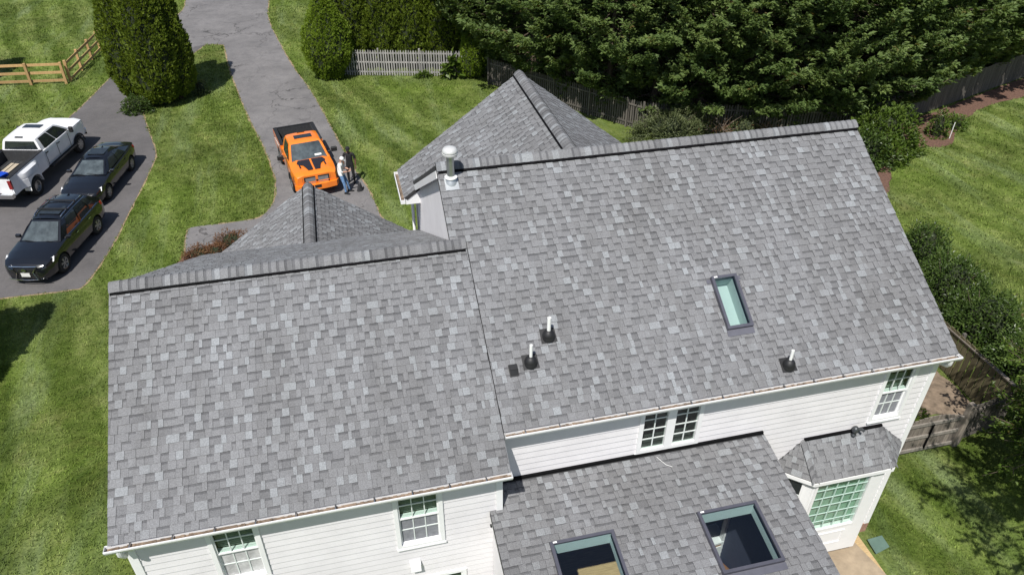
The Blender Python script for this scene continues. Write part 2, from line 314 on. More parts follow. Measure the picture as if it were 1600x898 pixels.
def smooth_line(pts, n=4):
    out = []; P = [Vector((p[0], p[1])) for p in pts]
    for i in range(len(P) - 1):
        p0, p1, p2, p3 = P[max(i - 1, 0)], P[i], P[i + 1], P[min(i + 2, len(P) - 1)]
        for k in range(n):
            t = k / n; out.append(tuple(0.5 * ((2 * p1) + (p2 - p0) * t + (2 * p0 - 5 * p1 + 4 * p2 - p3) * t * t + (3 * p1 - p0 - 3 * p2 + p3) * t ** 3)))
    out.append(tuple(P[-1])); return out
def sheet(name, poly, h, mat, kind='structure', jitter=0.0, maxe=1.5):
    """flat-lying sheet over the terrain from an outline"""
    pts = []
    for i in range(len(poly)):
        a, b = Vector(poly[i]), Vector(poly[(i + 1) % len(poly)]); k = max(1, int((b - a).length / (0.35 if jitter else 1.2)))
        for j in range(k):
            p = a.lerp(b, j / k)
            if jitter: p += Vector((random.uniform(-jitter, jitter), random.uniform(-jitter, jitter)))
            pts.append(p)
    n = len(pts); xs2 = [p.x for p in pts]; ys2 = [p.y for p in pts]; qx, qy = np.meshgrid(np.arange(min(xs2), max(xs2), maxe), np.arange(min(ys2), max(ys2), maxe)); qx, qy = qx.ravel() + .013, qy.ravel() + .017
    ins = in_poly(qx, qy, [(p.x, p.y) for p in pts]); extra = [Vector((x, y)) for x, y in zip(qx[ins], qy[ins])]
    vs, _e, fs, *_r = delaunay_2d_cdt(pts + extra, [(i, (i + 1) % n) for i in range(n)], [list(range(n))], 2, 1e-5)
    bm = bmesh.new(); vv = [bm.verts.new((q.x, q.y, float(gz(q.x, q.y)) + h)) for q in vs]; pl_ = [(p.x, p.y) for p in pts]
    cc = np.array([[sum(vs[k].x for k in f) / len(f), sum(vs[k].y for k in f) / len(f)] for f in fs]); ok = in_poly(cc[:, 0], cc[:, 1], pl_)
    for f, o_ in zip(fs, ok):
        if o_: bm.faces.new([vv[k] for k in f])
    bmesh.ops.recalc_face_normals(bm, faces=bm.faces)
    if sum(f.normal.z for f in bm.faces) < 0: bmesh.ops.reverse_faces(bm, faces=bm.faces)
    me = bpy.data.meshes.new(name); bm.to_mesh(me); bm.free(); me.materials.append(mat)
    return tag(obj(name, me), kind=kind)
LANE_R = smooth_line([(-4.37, 75.), (-4.37, 52.6), (-4.37, 48.2), (-3.75, 43.4), (-2.68, 37.2), (-1.43, 31.5), (-0.44, 25.4), (0.15, 21.9), (0.72, 19.5), (0.99, 17.05), (1.13, 16.0), (1.2, 10.6)])
LANE_L = smooth_line([(-12., 62.), (-10.6, 52.4), (-11.4, 46.0), (-12.4, 41.0), (-11.2, 38.6), (-8.9, 41.9), (-7.29, 42.11), (-6.93, 40.96), (-6.37, 36.9), (-5.11, 29.9), (-4.14, 25.5), (-3.62, 22.8), (-3.38, 20.75), (-3.47, 19.2), (-3.81, 18.2), (-4.46, 17.78), (-6.6, 17.7), (-6.95, 17.35), (-6.85, 15.5), (-6.8, 13.5), (-6.6, 10.6)])
LANE = LANE_R + LANE_L[::-1] + [(-12.5, 75.)]
PAD_R = smooth_line([(-8.2, 42.6), (-10.2, 37.0), (-11.0, 33.5), (-10.76, 31.47), (-10.01, 28.43), (-9.28, 25.53), (-9.28, 23.75), (-9.57, 20.05), (-9.78, 17.39), (-10.05, 15.53), (-10.37, 14.2), (-10.9, 14.05), (-13.18, 14.05), (-17.5, 14.0)])
PAD_L = smooth_line([(-10.3, 53.), (-11.9, 44.5), (-13.17, 38.18), (-13.58, 35.75), (-14.14, 32.43), (-14.49, 30.97), (-15.97, 24.28), (-17.5, 18.0)])
PAD = PAD_R + PAD_L[::-1]
MULCH = smooth_line([(23.0, 15.5), (26.13, 19.1), (30.38, 20.7), (38.63, 23.77), (44., 25.8)], 3) + smooth_line([(44., 24.), (39.0, 22.15), (36.04, 21.54), (32.85, 19.97), (31.8, 18.92), (30.37, 17.63), (29.46, 17.4), (28.66, 17.63), (26.35, 16.52), (24.66, 14.64), (23.28, 13.0), (22.0, 11.5), (21.0, 12.)], 3)
PATIO = [(8.4, -3.0), (10.45, -3.0), (10.54, -3.42), (10.71, -4.16), (10.9, -5.2), (11., -7.), (7.3, -7.), (7.3, -3.0)]
BED = [(-7.4, 14.2), (-6.9, 15.6), (-6.3, 15.9), (-5.2, 16.5), (-4.4, 16.2), (-4.2, 11), (-7.2, 11)]
GATEBED = [(11.0, -2.6), (11.0, 8.0), (16.9, 8.0), (16.8, 1.9), (16.5, -0.6), (13.6, -1.0), (12.4, -1.3)]
def grow(poly, d):
    c = [Vector(p) for p in poly]; out = []
    for i in range(len(c)):
        t = (c[(i + 1) % len(c)] - c[i - 1]); t = t.normalized() if t.length > 1e-9 else Vector((1, 0)); out.append(c[i] + Vector((t.y, -t.x)) * d)
    return [tuple(p) for p in out]
def orient(p): return p if sum(p[i - 1][0] * p[i][1] - p[i][0] * p[i - 1][1] for i in range(len(p))) > 0 else p[::-1]
LANE, PAD, MULCH = orient(LANE), orient(PAD), orient(MULCH)
sheet('dirt_edge', grow(LANE, 0.07), 0.004, M['soil'], jitter=0.035)
sheet('dirt_edge', grow(PAD, 0.07), 0.008, M['soil'], jitter=0.03)
sheet('driveway', LANE, 0.021, M['asphalt_old'], jitter=0.03)
sheet('driveway', PAD, 0.015, M['asphalt'], jitter=0.015)
sheet('mulch_bed', MULCH, 0.012, M['mulch'], jitter=0.08)
sheet('mulch_bed', BED, 0.022, M['mulch'], jitter=0.06)
sheet('bare_soil', GATEBED, 0.01, plain('bare trodden soil', (0.2, 0.15, 0.105), 0.95, vary=0.45, scale=4, bmp=0.8, world_space=True), jitter=0.1)
sheet('patio', PATIO, 0.022, M['patio'], jitter=0.02)

# ------------------------------------------------------------------ the house
T = 0.587; A = math.atan(T); CA, SA = math.cos(A), math.sin(A); TF = 0.557
house = empty('house', (0, 0, 0))
tag(house, 'white sided two storey house with grey shingle roofs filling the foreground', 'house')
CAMV = np.array(CAM_LOC)
cells = []     # every shingle tab: (roof part, plane, u, w, s_top, length, tint, low)
class Plane:
    def __init__(s, O, S, U):
        s.O = Vector(O); s.S = Vector(S).normalized(); s.U = Vector(U).normalized(); s.n = s.U.cross(s.S)
        if s.n.z < 0: s.n = -s.n
        s.X = s.S.cross(s.n)
    def p(s, u, t, h=0.0): return s.O + s.U * u + s.S * t + s.n * h
def scan(poly, t):
    xs_ = []
    for i in range(len(poly)):
        (u1, t1), (u2, t2) = poly[i], poly[(i + 1) % len(poly)]
        if (t1 > t) != (t2 > t): xs_.append(u1 + (u2 - u1) * (t - t1) / (t2 - t1))
    xs_.sort(); return [(xs_[i], xs_[i + 1]) for i in range(0, len(xs_) - 1, 2)]
EXPO = 0.143
def lay_shingles(roof, pl, poly, holes=(), expo=EXPO, seed=0, wscale=1.0):
    rg = random.Random(seed); t1 = max(p[1] for p in poly); t0 = min(p[1] for p in poly); k = 0
    while True:
        lo = t1 - k * expo; hi = max(lo - expo, t0); k += 1
        if lo - t0 < 0.02: break
        mid = (lo + hi) / 2; ivs = scan(poly, mid); out = []
        for a, b in ivs:
            cur = [(a, b)]
            for (hu0, hu1, ht0, ht1) in holes:
                if mid > ht0 and mid < ht1:
                    nxt = []
                    for (x, y) in cur:
                        if hu0 > x: nxt.append((x, min(y, hu0)))
                        if hu1 < y: nxt.append((max(x, hu1), y))
                    cur = [(x, y) for x, y in nxt if y - x > 0.01]
            out += cur
        for a, b in out:
            u = a - rg.uniform(0, 0.12); high = rg.random() < 0.5
            while u < b:
                r = rg.random(); w = (rg.uniform(0.06, 0.10) if r < 0.25 else rg.uniform(0.10, 0.16) if r < 0.86 else rg.uniform(0.16, 0.23)) * wscale
                x0, x1 = max(u, a), min(u + w, b)
                if x1 - x0 > 0.012:
                    q = rg.random()
                    if high: tint = rg.uniform(0.46, 0.68) if q < 0.54 else (rg.uniform(0.70, 0.96) if q < 0.88 else rg.uniform(0.25, 0.46))
                    else: tint = rg.uniform(0.34, 0.56) if q < 0.60 else rg.uniform(0.10, 0.34)
                    band = 1.0 if (not high and rg.random() < 0.8) else 0.0
                    cells.append((roof, pl, (x0 + x1) / 2, x1 - x0, hi, lo - hi, tint, high, band))
                u += w; high = not high if rg.random() < 0.88 else high
def rects_minus(u0, u1, t0, t1, holes):
    us = sorted({u0, u1, *[h[0] for h in holes], *[h[1] for h in holes]}); ts = sorted({t0, t1, *[h[2] for h in holes], *[h[3] for h in holes]}); out = []
    for i in range(len(us) - 1):
        for j in range(len(ts) - 1):
            cu, ct = (us[i] + us[i + 1]) / 2, (ts[j] + ts[j + 1]) / 2
            if not (u0 < cu < u1 and t0 < ct < t1): continue
            if any(h[0] < cu < h[1] and h[2] < ct < h[3] for h in holes): continue
            out.append((us[i], us[i + 1], ts[j], ts[j + 1]))
    return out
def roof_part(label, pl, polys, holes=(), thick=0.09):
    mb = MB()
    for poly in polys:
        if holes and len(poly) == 4:
            us = [p[0] for p in poly]; ts = [p[1] for p in poly]
            for (a, b, c, d) in rects_minus(min(us), max(us), min(ts), max(ts), holes):
                mb.slab([pl.p(a, c), pl.p(b, c), pl.p(b, d), pl.p(a, d)], -pl.n * thick)
        else: mb.slab([pl.p(*q) for q in poly], -pl.n * thick)
    o = mb.build('roof', M['deck'], house, fixn=True); o['label'] = label; return o
S_BACK = (0, -CA, -SA); XR0, XR1 = 1.63, 11.033; XW0, XW1 = -4.40, 1.918
WING = Plane((0, 0, 9.0 + 0.016), S_BACK, (1, 0, 0)); MAIN = Plane((0, 0, 9.0), S_BACK, (1, 0, 0))
SKM = (6.50, 7.03, 1.43, 2.53)
rw = roof_part('rear slope of the left wing roof', WING, [[(XW0, 0.0), (XW1, 0.0), (XW1, 4.35), (XW0, 4.35)]])
lay_shingles(rw, WING, [(XW0, 0.10), (XW1, 0.10), (XW1, 4.40), (XW0, 4.40)], seed=1)
mh = (SKM[0] + 0.02, SKM[1] - 0.02, SKM[2] + 0.02, SKM[3] - 0.02)
rm = roof_part('rear slope of the main roof', MAIN, [[(XR0, -1.773), (XR1, -1.773), (XR1, 0.05), (XR0, 0.05)], [(XW1 + 0.012, 0.05), (XR1, 0.05), (XR1, 3.665), (XW1 + 0.012, 3.665)]], [mh])
lay_shingles(rm, MAIN, [(XR0, -1.67), (XR1, -1.67), (XR1, 3.715), (XW1 + 0.014, 3.715), (XW1 + 0.014, 0.02), (XR0, 0.02)], [(SKM[0], SKM[1], SKM[2], SKM[3])], seed=2)
# front slopes
WF = Plane((0, 0, 9.0), (0, math.cos(math.atan(TF)), -math.sin(math.atan(TF))), (1, 0, 0)); LF = 7.4 / math.cos(math.atan(TF))
rf = roof_part('front slope of the left wing roof', WF, [[(XW0, 0), (1.74, 0), (1.74, LF), (XW0, LF)]])
lay_shingles(rf, WF, [(XW0, 0.10), (1.735, 0.10), (1.735, LF + 0.02), (XW0, LF + 0.02)], seed=3)
YR, ZR = 1.773 * CA, 9.0 + 1.773 * SA
MF = Plane((0, YR, ZR), (0, CA, -SA), (1, 0, 0)); LM = 5.75 / CA
rmf = roof_part('front slope of the main roof', MF, [[(XR0, 0), (XR1, 0), (XR1, LM), (XR0, LM)]])
lay_shingles(rmf, MF, [(XR0, 0.10), (XR1, 0.10), (XR1, LM), (XR0, LM)], seed=4)
# garage gable
GX, GZ, GY0, GY1 = -1.40, 5.15, 6.3, 10.56; gl, gr = 0.705, 0.70
GL = Plane((GX, 0, GZ), (-1, 0, -gl), (0, 1, 0)); GR = Plane((GX, 0, GZ), (1, 0, -gr), (0, 1, 0)); LGL = 3.16 * math.hypot(1, gl); LGR = 3.25 * math.hypot(1, gr)
for pl, ln, lb, sd in ((GL, LGL, 'left slope of the garage gable roof', 5), (GR, LGR, 'right slope of the garage gable roof', 6)):
    r_ = roof_part(lb, pl, [[(GY0, 0), (GY1, 0), (GY1, ln), (GY0, ln)]]); lay_shingles(r_, pl, [(GY0, 0.10), (GY1, 0.10), (GY1, ln + 0.02), (GY0, ln + 0.02)], seed=sd)
# front gable
FX, FZ, FY1 = 4.94, 9.25, 7.98; fl, fr = 0.725, 0.765
FL = Plane((FX, 0, FZ), (-1, 0, -fl), (0, 1, 0)); FR = Plane((FX, 0, FZ), (1, 0, -fr), (0, 1, 0)); LFL = 3.60 * math.hypot(1, fl); LFR = 3.6 * math.hypot(1, fr)
ux = 3.14 * math.hypot(1, fl)
r_ = roof_part('left slope of the front gable roof', FL, [[(2.5, 0), (FY1, 0), (FY1, ux), (2.5, ux)], [(6.25, ux), (FY1, ux), (FY1, LFL), (6.25, LFL)]])
lay_shingles(r_, FL, [(2.5, 0.10), (FY1, 0.10), (FY1, LFL + 0.02), (6.25, LFL + 0.02), (6.25, ux), (2.5, ux)], seed=7)
r_ = roof_part('right slope of the front gable roof', FR, [[(2.5, 0), (FY1, 0), (FY1, LFR), (2.5, LFR)]]); lay_shingles(r_, FR, [(2.5, 0.10), (FY1, 0.10), (FY1, LFR + 0.02), (2.5, LFR + 0.02)], seed=8)
# low lean-to roof over the rear extension
EM = 0.178; EX0, EX1, EY0 = 1.60, 7.30, -2.965; EA = math.atan(EM)
EP = Plane((0, EY0, 5.585), (0, -math.cos(EA), -math.sin(EA)), (1, 0, 0)); EL = 4.05
SK1 = (5.27, 6.44, 1.385, 2.555); SK2 = (2.49, 3.66, 1.385, 2.555)
eh = [(k[0] + 0.03, k[1] - 0.03, k[2] + 0.03, k[3] - 0.03) for k in (SK1, SK2)]
re_ = roof_part('low lean-to roof over the rear extension', EP, [[(EX0, 0.56), (EX1, 0.56), (EX1, EL), (EX0, EL)], [(1.85, 0.0), (EX1, 0.0), (EX1, 0.56), (1.85, 0.56)]], eh, 0.12)
lay_shingles(re_, EP, [(EX0, 0.56), (EX1 - 5.45 + 0.02, 0.56), (EX1 - 5.45 + 0.02, 0.06), (EX1, 0.06), (EX1, EL + 0.02), (EX0, EL + 0.02)], [SK1, SK2], seed=9)
# bay roof: three facets
def facet_roof(label, apex_a, apex_b, eave_b, eave_a, seed, wscale=1.0):
    a, b, c, d = [Vector(q) for q in (apex_a, apex_b, eave_b, eave_a)]; U = (c - d).normalized(); top = b if (b - c).length > 1e-6 else a
    S = (d - a); S = (S - U * S.dot(U)).normalized(); pl = Plane(a, S, U); pts = []
    for q in (a, b, c, d):
        w = q - pl.O; uv = (w.dot(pl.U), w.dot(pl.S))
        if not pts or (abs(pts[-1][0] - uv[0]) + abs(pts[-1][1] - uv[1])) > 1e-4: pts.append(uv)
    o = roof_part(label, pl, [pts], thick=0.05); lay_shingles(o, pl, pts, seed=seed, expo=0.13, wscale=wscale); return o, pl
BA, BB = Vector((8.33, -2.962, 5.12)), Vector((10.13, -2.962, 5.12)); BC, BD = Vector((10.27, -3.57, 4.44)), Vector((8.43, -3.57, 4.44)); BE, BF = Vector((10.88, -2.962, 4.44)), Vector((7.72, -2.962, 4.44))
bay_roof, _ = facet_roof('front facet of the bay window roof', BA, BB, BC, BD, 11); facet_roof('right facet of the bay window roof', BB, BB, BE, BC, 12); facet_roof('left facet of the bay window roof', BA, BA, BD, BF, 13)

# tabs: the 300 that show largest are objects of their own, the rest stays one mesh per roof
def cell_mesh(high):
    hu, hl = (0.010, 0.021) if high else (0.004, 0.013); mb = MB()
    v = [(-.5, 0, -.003), (.5, 0, -.003), (.5, 1, -.003), (-.5, 1, -.003), (-.5, 0, hu), (.5, 0, hu), (.5, 1, hl), (-.5, 1, hl)]
    mb.add(v, [(4, 5, 6, 7), (0, 1, 5, 4), (1, 2, 6, 5), (2, 3, 7, 6), (3, 0, 4, 7)]); me = mb.mesh('shingle', M['shingle_obj']); me.materials.append(M['edge']); me.polygons.foreach_set('material_index', [0, 1, 1, 1, 1])
    uvl = me.uv_layers.new(name='UVMap')
    for lp in me.loops: uvl.data[lp.index].uv = (v[lp.vertex_index][0] + .5, 1 - v[lp.vertex_index][1])
    return me
CM = (cell_mesh(False), cell_mesh(True))
def shown(c):
    p = c[1].p(c[2], c[4] + c[5] / 2); d = CAM_LOC - p; L2 = d.length_squared; q = cam.matrix_world.inverted() @ p
    if abs(q.x / q.z) > 0.672 or abs(q.y / q.z) > 0.375: return 0
    return c[3] * c[5] * max(0, c[1].n.dot(d) / d.length) / L2
sc_ = sorted(range(len(cells)), key=lambda i: -shown(cells[i])); single = set(sc_[:300])
by_roof = {}
for i, (roof, pl, u, w, t, ln, tint, high, band) in enumerate(cells):
    if i in single:
        o = bpy.data.objects.new('shingle', CM[1 if high else 0]); link(o, roof); p = pl.p(u, t); x, y, z = pl.X * (w - 0.003), pl.S * ln, pl.n
        o.matrix_world = Matrix(((x.x, y.x, z.x, p.x), (x.y, y.y, z.y, p.y), (x.z, y.z, z.z, p.z), (0, 0, 0, 1))); o.color = (tint, band, 0, 1)
    else: by_roof.setdefault((roof.name, id(pl)), (roof, pl, []))[2].append((u, w, t, ln, tint, high, band))
for roof, pl, cs in by_roof.values():
    a = np.array(cs, float); n = len(a); u, w, t, ln, tint, high, band = a.T; w = w - 0.003
    jit = RNG.uniform(-0.0015, 0.0015, n); hu = np.where(high > 0, 0.010, 0.004) + jit; hl = np.where(high > 0, 0.021, 0.013) + jit
    O, U, S, n_ = [np.array(q) for q in (pl.O, pl.U, pl.S, pl.n)]
    def P(uu, tt, hh): return O + uu[:, None] * U + tt[:, None] * S + hh[:, None] * n_
    z = np.full(n, -0.003); V = np.stack([P(u - w / 2, t, z), P(u + w / 2, t, z), P(u + w / 2, t + ln, z), P(u - w / 2, t + ln, z), P(u - w / 2, t, hu), P(u + w / 2, t, hu), P(u + w / 2, t + ln, hl), P(u - w / 2, t + ln, hl)], 1).reshape(-1, 3)
    F = np.array([(4, 5, 6, 7), (0, 1, 5, 4), (1, 2, 6, 5), (2, 3, 7, 6), (3, 0, 4, 7)]); 
    if pl.U.dot(pl.X) < 0: F = F[:, ::-1]
    Q = (np.arange(n)[:, None, None] * 8 + F[None]).reshape(-1, 4)
    colr = np.repeat(np.stack([tint, band, band * 0, band * 0 + 1], 1), 8, 0)
    me = np_mesh('shingles', V, Q, M['shingle'], colr); me.materials.append(M['edge']); me.polygons.foreach_set('material_index', np.tile(np.array([0, 1, 1, 1, 1], np.int32), n)); at = me.attributes.new('cellv', 'FLOAT', 'POINT')
    at.data.foreach_set('value', np.tile(np.array([1, 1, 0, 0, 1, 1, 0, 0], np.float32), n)); tag(obj('shingles', me, roof), kind='stuff')

# ridge caps over a black ridge vent
def ridge(roof, p0, p1, s1, s2, lift=0.075, flap=0.165, expo=0.137, vent=True, seed=0, up=True):
    rg = random.Random(seed); p0, p1 = Vector(p0), Vector(p1); d = (p1 - p0); Ln = d.length; d.normalize(); s1, s2 = Vector(s1).normalized(), Vector(s2).normalized()
    n1, n2 = s1.cross(d), s2.cross(d); n1 = n1 if n1.z > 0 else -n1; n2 = n2 if n2.z > 0 else -n2; m = (n1 + n2).normalized()
    prof = [s1 * flap + n1 * (lift * 0.55), s1 * flap * 0.55 + n1 * (lift * 0.85), s1 * 0.03 + m * (lift * 0.98), s2 * 0.03 + m * (lift * 0.98), s2 * flap * 0.55 + n2 * (lift * 0.85), s2 * flap + n2 * (lift * 0.55)]
    mb = MB(); L_ = expo + 0.03; k = len(prof)
    vs = [q - d * 0.02 for q in prof] + [q + d * L_ + m * 0.012 for q in prof] + [q + d * L_ + m * 0.002 for q in prof]
    fs = [(i, i + 1, i + k + 1, i + k) for i in range(k - 1)] + [(i + k, i + k + 1, i + 2 * k + 1, i + 2 * k) for i in range(k - 1)]
    mb.add(vs, fs); me = mb.mesh('ridge_cap', M['shingle_obj']); bm = bmesh.new(); bm.from_mesh(me); bmesh.ops.recalc_face_normals(bm, faces=bm.faces); bm.normal_update()
    if sum((f.normal.dot(m)) for f in bm.faces) < 0: bmesh.ops.reverse_faces(bm, faces=bm.faces)
    bm.to_mesh(me); bm.free(); uvl = me.uv_layers.new(name='UVMap')
    for lp in me.loops: uvl.data[lp.index].uv = (0.5, 0.0 if lp.vertex_index >= k else 1.55)  # dark strip at each lap: shade of the step put into the cap colour
    nC = int(Ln / expo)
    for i in range(nC):
        o = bpy.data.objects.new('ridge_cap', me); link(o, roof); o.location = p0 + d * (i * Ln / nC)
        q = rg.random(); o.color = ((rg.uniform(0.3, 0.6) if q < 0.55 else rg.uniform(0.0, 0.25) if q < 0.82 else rg.uniform(0.8, 1.0)), 1.0 if rg.random() < 0.75 else 0.0, 0, 1)
    if vent:
        v = MB()
        for s_, n_ in ((s1, n1), (s2, n2)):
            a = p0 + s_ * (flap + 0.016) + n_ * 0.022; b = p1 + s_ * (flap + 0.016) + n_ * 0.022; v.bar(a, b, 0.05, lift * 0.55, n_)
        v.build('ridge_vent', M['black'], roof)
ridge(rw, (XW0 + 0.02, 0, 9.012), (XW1 - 0.03, 0, 9.012), S_BACK, WF.S, seed=1)
ridge(rm, (XR0 + 0.02, YR, ZR), (XR1 - 0.02, YR, ZR), S_BACK, MF.S, seed=2)
ridge(r_, (FX, FY1, FZ), (FX, 2.9, FZ), FL.S, FR.S, seed=3)
grf = [o for o in house.children if o.get('label', '').startswith('right slope of the garage')][0]
ridge(grf, (GX, GY1, GZ), (GX, 6.75, GZ), GL.S, GR.S, seed=4)
ridge(bay_roof, BA + Vector((0, -0.02, 0)), BA.lerp(BD, .93), (0.5, -0.3, -0.5), (-0.6, -0.4, -0.5), lift=0.02, flap=0.12, vent=False, expo=0.15, seed=5)
ridge(bay_roof, BB + Vector((0, -0.02, 0)), BB.lerp(BC, .93), (-0.5, -0.3, -0.5), (0.6, -0.4, -0.5), lift=0.02, flap=0.12, vent=False, expo=0.15, seed=6)

# ------------------------------------------------------------------ walls
YM, YWG = -2.95, -3.50       # rear wall planes of the main block and of the wing
LAP = 0.152
bmb = MB(); bmb.add([(-.5, -.002, LAP), (.5, -.002, LAP), (.5, -.018, 0), (-.5, -.018, 0), (-.5, .004, 0), (.5, .004, 0), (-.5, .004, LAP), (.5, .004, LAP)], [(3, 2, 1, 0), (4, 5, 2, 3), (0, 6, 4, 3), (1, 2, 5, 7), (0, 1, 7, 6)])
BOARD = bmb.mesh('siding_board', M['siding'])
def board(wall, a, b, z, y=None, x=None):
    o = bpy.data.objects.new('siding_board', BOARD); link(o, wall); o.scale = (b - a, 1, 1)
    if x is None: o.location = ((a + b) / 2, y, z)
    else: o.location = (x, (a + b) / 2, z); o.rotation_euler = (0, 0, -math.pi / 2)
def wall_rear(label, x0, x1, z0, z1, y, holes, boards_to=None):
    mb = MB()
    for a, b, c, d in rects_minus(x0, x1, z0, z1, holes): mb.bx((a, y, c), (b, y + 0.12, d))
    w = mb.build('wall', M['siding'], house); w['label'] = label; z = z1 - LAP
    while z > (boards_to if boards_to is not None else z0) - LAP:
        cur = [(x0, x1)]
        for h in holes:
            if z + LAP > h[2] + 0.004 and z < h[3] - 0.004: cur = [q for p in cur for q in ((p[0], min(p[1], h[0])), (max(p[0], h[1]), p[1])) if q[1] - q[0] > 0.02]
        for a, b in cur: board(w, a, b, z, y)
        z -= LAP
    return w
W1 = (-3.13, -2.30, 4.93, 6.52); W2 = (-0.10, 0.76, 4.93, 6.52); W3 = (0.02, 1.12, 2.6, 3.96); W4 = (4.58, 5.86, 5.66, 6.86); W5 = (9.75, 10.50, 5.30, 6.86)
inset = lambda w, c=0.05: (w[0] + c, w[1] - c, w[2] + c, w[3] - c)
ww = wall_rear('rear wall of the left wing', -4.28, 1.80, 1.0, 6.72, YWG, [inset(W1), inset(W2), inset(W3)], 1.2)
wm = wall_rear('rear wall of the main block', 1.80, 10.90, 1.25, 7.0, YM, [inset(W4), inset(W5), (2.0, 7.05, 1.25, 4.9)], 1.6)
# plain side and front walls
def plain_wall(label, pts, dirv): o = MB().slab(pts, dirv).build('wall', M['siding'], house, fixn=True); o['label'] = label; return o
plain_wall('left end wall of the wing', [(-4.28, YWG + 0.13, 0.2), (-4.28, 7.0, 0.0), (-4.28, 7.0, 4.85), (-4.28, 0, 8.8), (-4.28, YWG + 0.13, 6.75)], (0.12, 0, 0))
plain_wall('right end wall of the main block', [(10.92, YM, 1.0), (10.92, 7.2, 0.0), (10.92, 7.2, 6.3), (10.92, YR, 9.72), (10.92, YM, 7.1)], (-0.12, 0, 0))
wl = plain_wall('left gable wall of the main block above the wing roof', [(1.77, -2.9, 5.0), (1.77, 7.2, 0.0), (1.77, 7.2, 6.3), (1.77, YR, 9.74), (1.77, -2.9, 7.0)], (0.12, 0, 0))
z = 9.75
while z > 3.9:
    z -= LAP; y0 = max(YR + 0.05 - 0.0, (9.0 - z) / TF - 0.5) if z < 9.3 else YR + 0.02; y1 = min(7.2, YR + (ZR - (z + LAP)) / T - 0.13)
    y0 = min(max(0.6, (9.0 - z) / TF - 0.7, (z + LAP - 9.0) / T + 0.2), y1 - 0.05)
    if y1 - y0 > 0.06: board(wl, y0, y1, z, x=1.77)
plain_wall('right return wall of the wing', [(1.80, YWG + 0.005, 5.14), (1.80, YM + 0.01, 5.14), (1.80, YM + 0.01, 6.95), (1.80, YWG + 0.005, 6.7)], (-0.1, 0, 0))
plain_wall('front wall of the main block', [(1.9, 7.2, 0), (10.8, 7.2, 0), (10.8, 7.2, 6.2), (1.9, 7.2, 6.2)], (0, -0.12, 0))
plain_wall('front wall of the gable', [(1.75, 7.6, 0), (8.2, 7.6, 0), (8.2, 7.6, 6.5), (FX, 7.6, 8.95), (1.75, 7.6, 6.55)], (0, -0.12, 0))
plain_wall('front wall of the garage', [(-4.2, 10.3, 0), (1.45, 10.3, 0), (1.45, 10.3, 2.95), (GX, 10.3, 4.95), (-4.2, 10.3, 2.95)], (0, -0.12, 0))
for x_, lb in ((-4.2, 'left wall of the garage'), (1.45, 'right wall of the garage')): plain_wall(lb, [(x_, 7.0, 0), (x_, 10.2, 0), (x_, 10.2, 2.95), (x_, 7.0, 2.95)], (0.1 if x_ < 0 else -0.1, 0, 0))
wx = plain_wall('left wall of the rear extension', [(1.66, YWG - 0.02, 1.2), (1.66, -6.75, 1.2), (1.66, -6.75, 4.76), (1.66, YWG - 0.02, 5.33)], (0.1, 0, 0))
z = 4.7
while z > 1.4: z -= LAP; board(wx, -6.74, YWG - 0.03, z, x=1.66)
plain_wall('right wall of the rear extension', [(7.22, YM - 0.02, 1.2), (7.22, -6.75, 1.2), (7.22, -6.75, 4.76), (7.22, YM - 0.02, 5.4)], (-0.1, 0, 0))
plain_wall('rear wall of the rear extension', [(1.77, -6.72, 1.2), (7.11, -6.72, 1.2), (7.11, -6.72, 4.74), (1.77, -6.72, 4.74)], (0, 0.1, 0))
MB().bx((-4.30, YWG - 0.02, 0.6), (10.93, 7.0, 1.02)).build('foundation', M['brick'], house)
MB().bx((10.0, YM - 0.035, 0.8), (10.95, YM - 0.005, 1.62)).build('foundation', M['brick'], house)
# corner boards, fascia, soffit, rake boards
def trim(name, a, b): return MB().bx(a, b).build(name, M['trim'], house)
trim('corner_board', (-4.32, YWG - 0.035, 1.0), (-4.20, YWG - 0.008, 6.72)); trim('corner_board', (1.72, YWG - 0.035, 5.12), (1.835, YWG - 0.008, 6.72)); trim('corner_board', (10.82, YM - 0.035, 1.5), (10.945, YM - 0.008, 7.02))
trim('corner_board', (1.805, YWG - 0.02, 5.14), (1.832, YWG + 0.1, 6.70))
EW, EMN = 4.35, 3.665
def eave(s, x0, x1, yw, pl):
    e = pl.p(0, s); trim('fascia', (x0, e.y - 0.012, e.z - 0.20), (x1, e.y + 0.012, e.z - 0.075)); trim('soffit', (x0, e.y + 0.014, e.z - 0.198), (x1, yw + 0.05, e.z - 0.18)); return e
ew = eave(EW, XW0 + 0.02, XW1 - 0.01, YWG, WING); em = eave(EMN, XW1 + 0.02, XR1 - 0.01, YM, MAIN)
def rake(p0, p1, w=0.15, th=0.022, out=(0, 0, 0)):
    a, b = Vector(p0), Vector(p1); return MB().bar(a, b, th, w, (0, 0, 1)).build('rake_board', M['trim'], house)
rake((XW0 + 0.03, 0, 8.83), (XW0 + 0.03, ew.y, ew.z - 0.11)); rake((XW1 - 0.012, -3.2, 7.05), (XW1 - 0.012, ew.y, ew.z - 0.11)); rake((XR1 - 0.02, YR, ZR - 0.17), (XR1 - 0.02, em.y, em.z - 0.13))
rake((XR0 + 0.012, YR + 0.02, ZR - 0.2), (XR0 + 0.012, YR + 5.6, ZR - 0.2 - T * 5.58), 0.17); rake((XW0 + 0.03, 0.02, 8.82), (XW0 + 0.03, 7.35, 8.82 - TF * 7.33))
rake((EX0 + 0.012, -3.55, EP.p(0, 0.59).z - 0.1), (EX0 + 0.012, -6.9, EP.p(0, 3.99).z - 0.1), 0.13); rake((EX1 - 0.012, -3.0, 5.46), (EX1 - 0.012, -6.9, EP.p(0, 3.99).z - 0.1), 0.13)
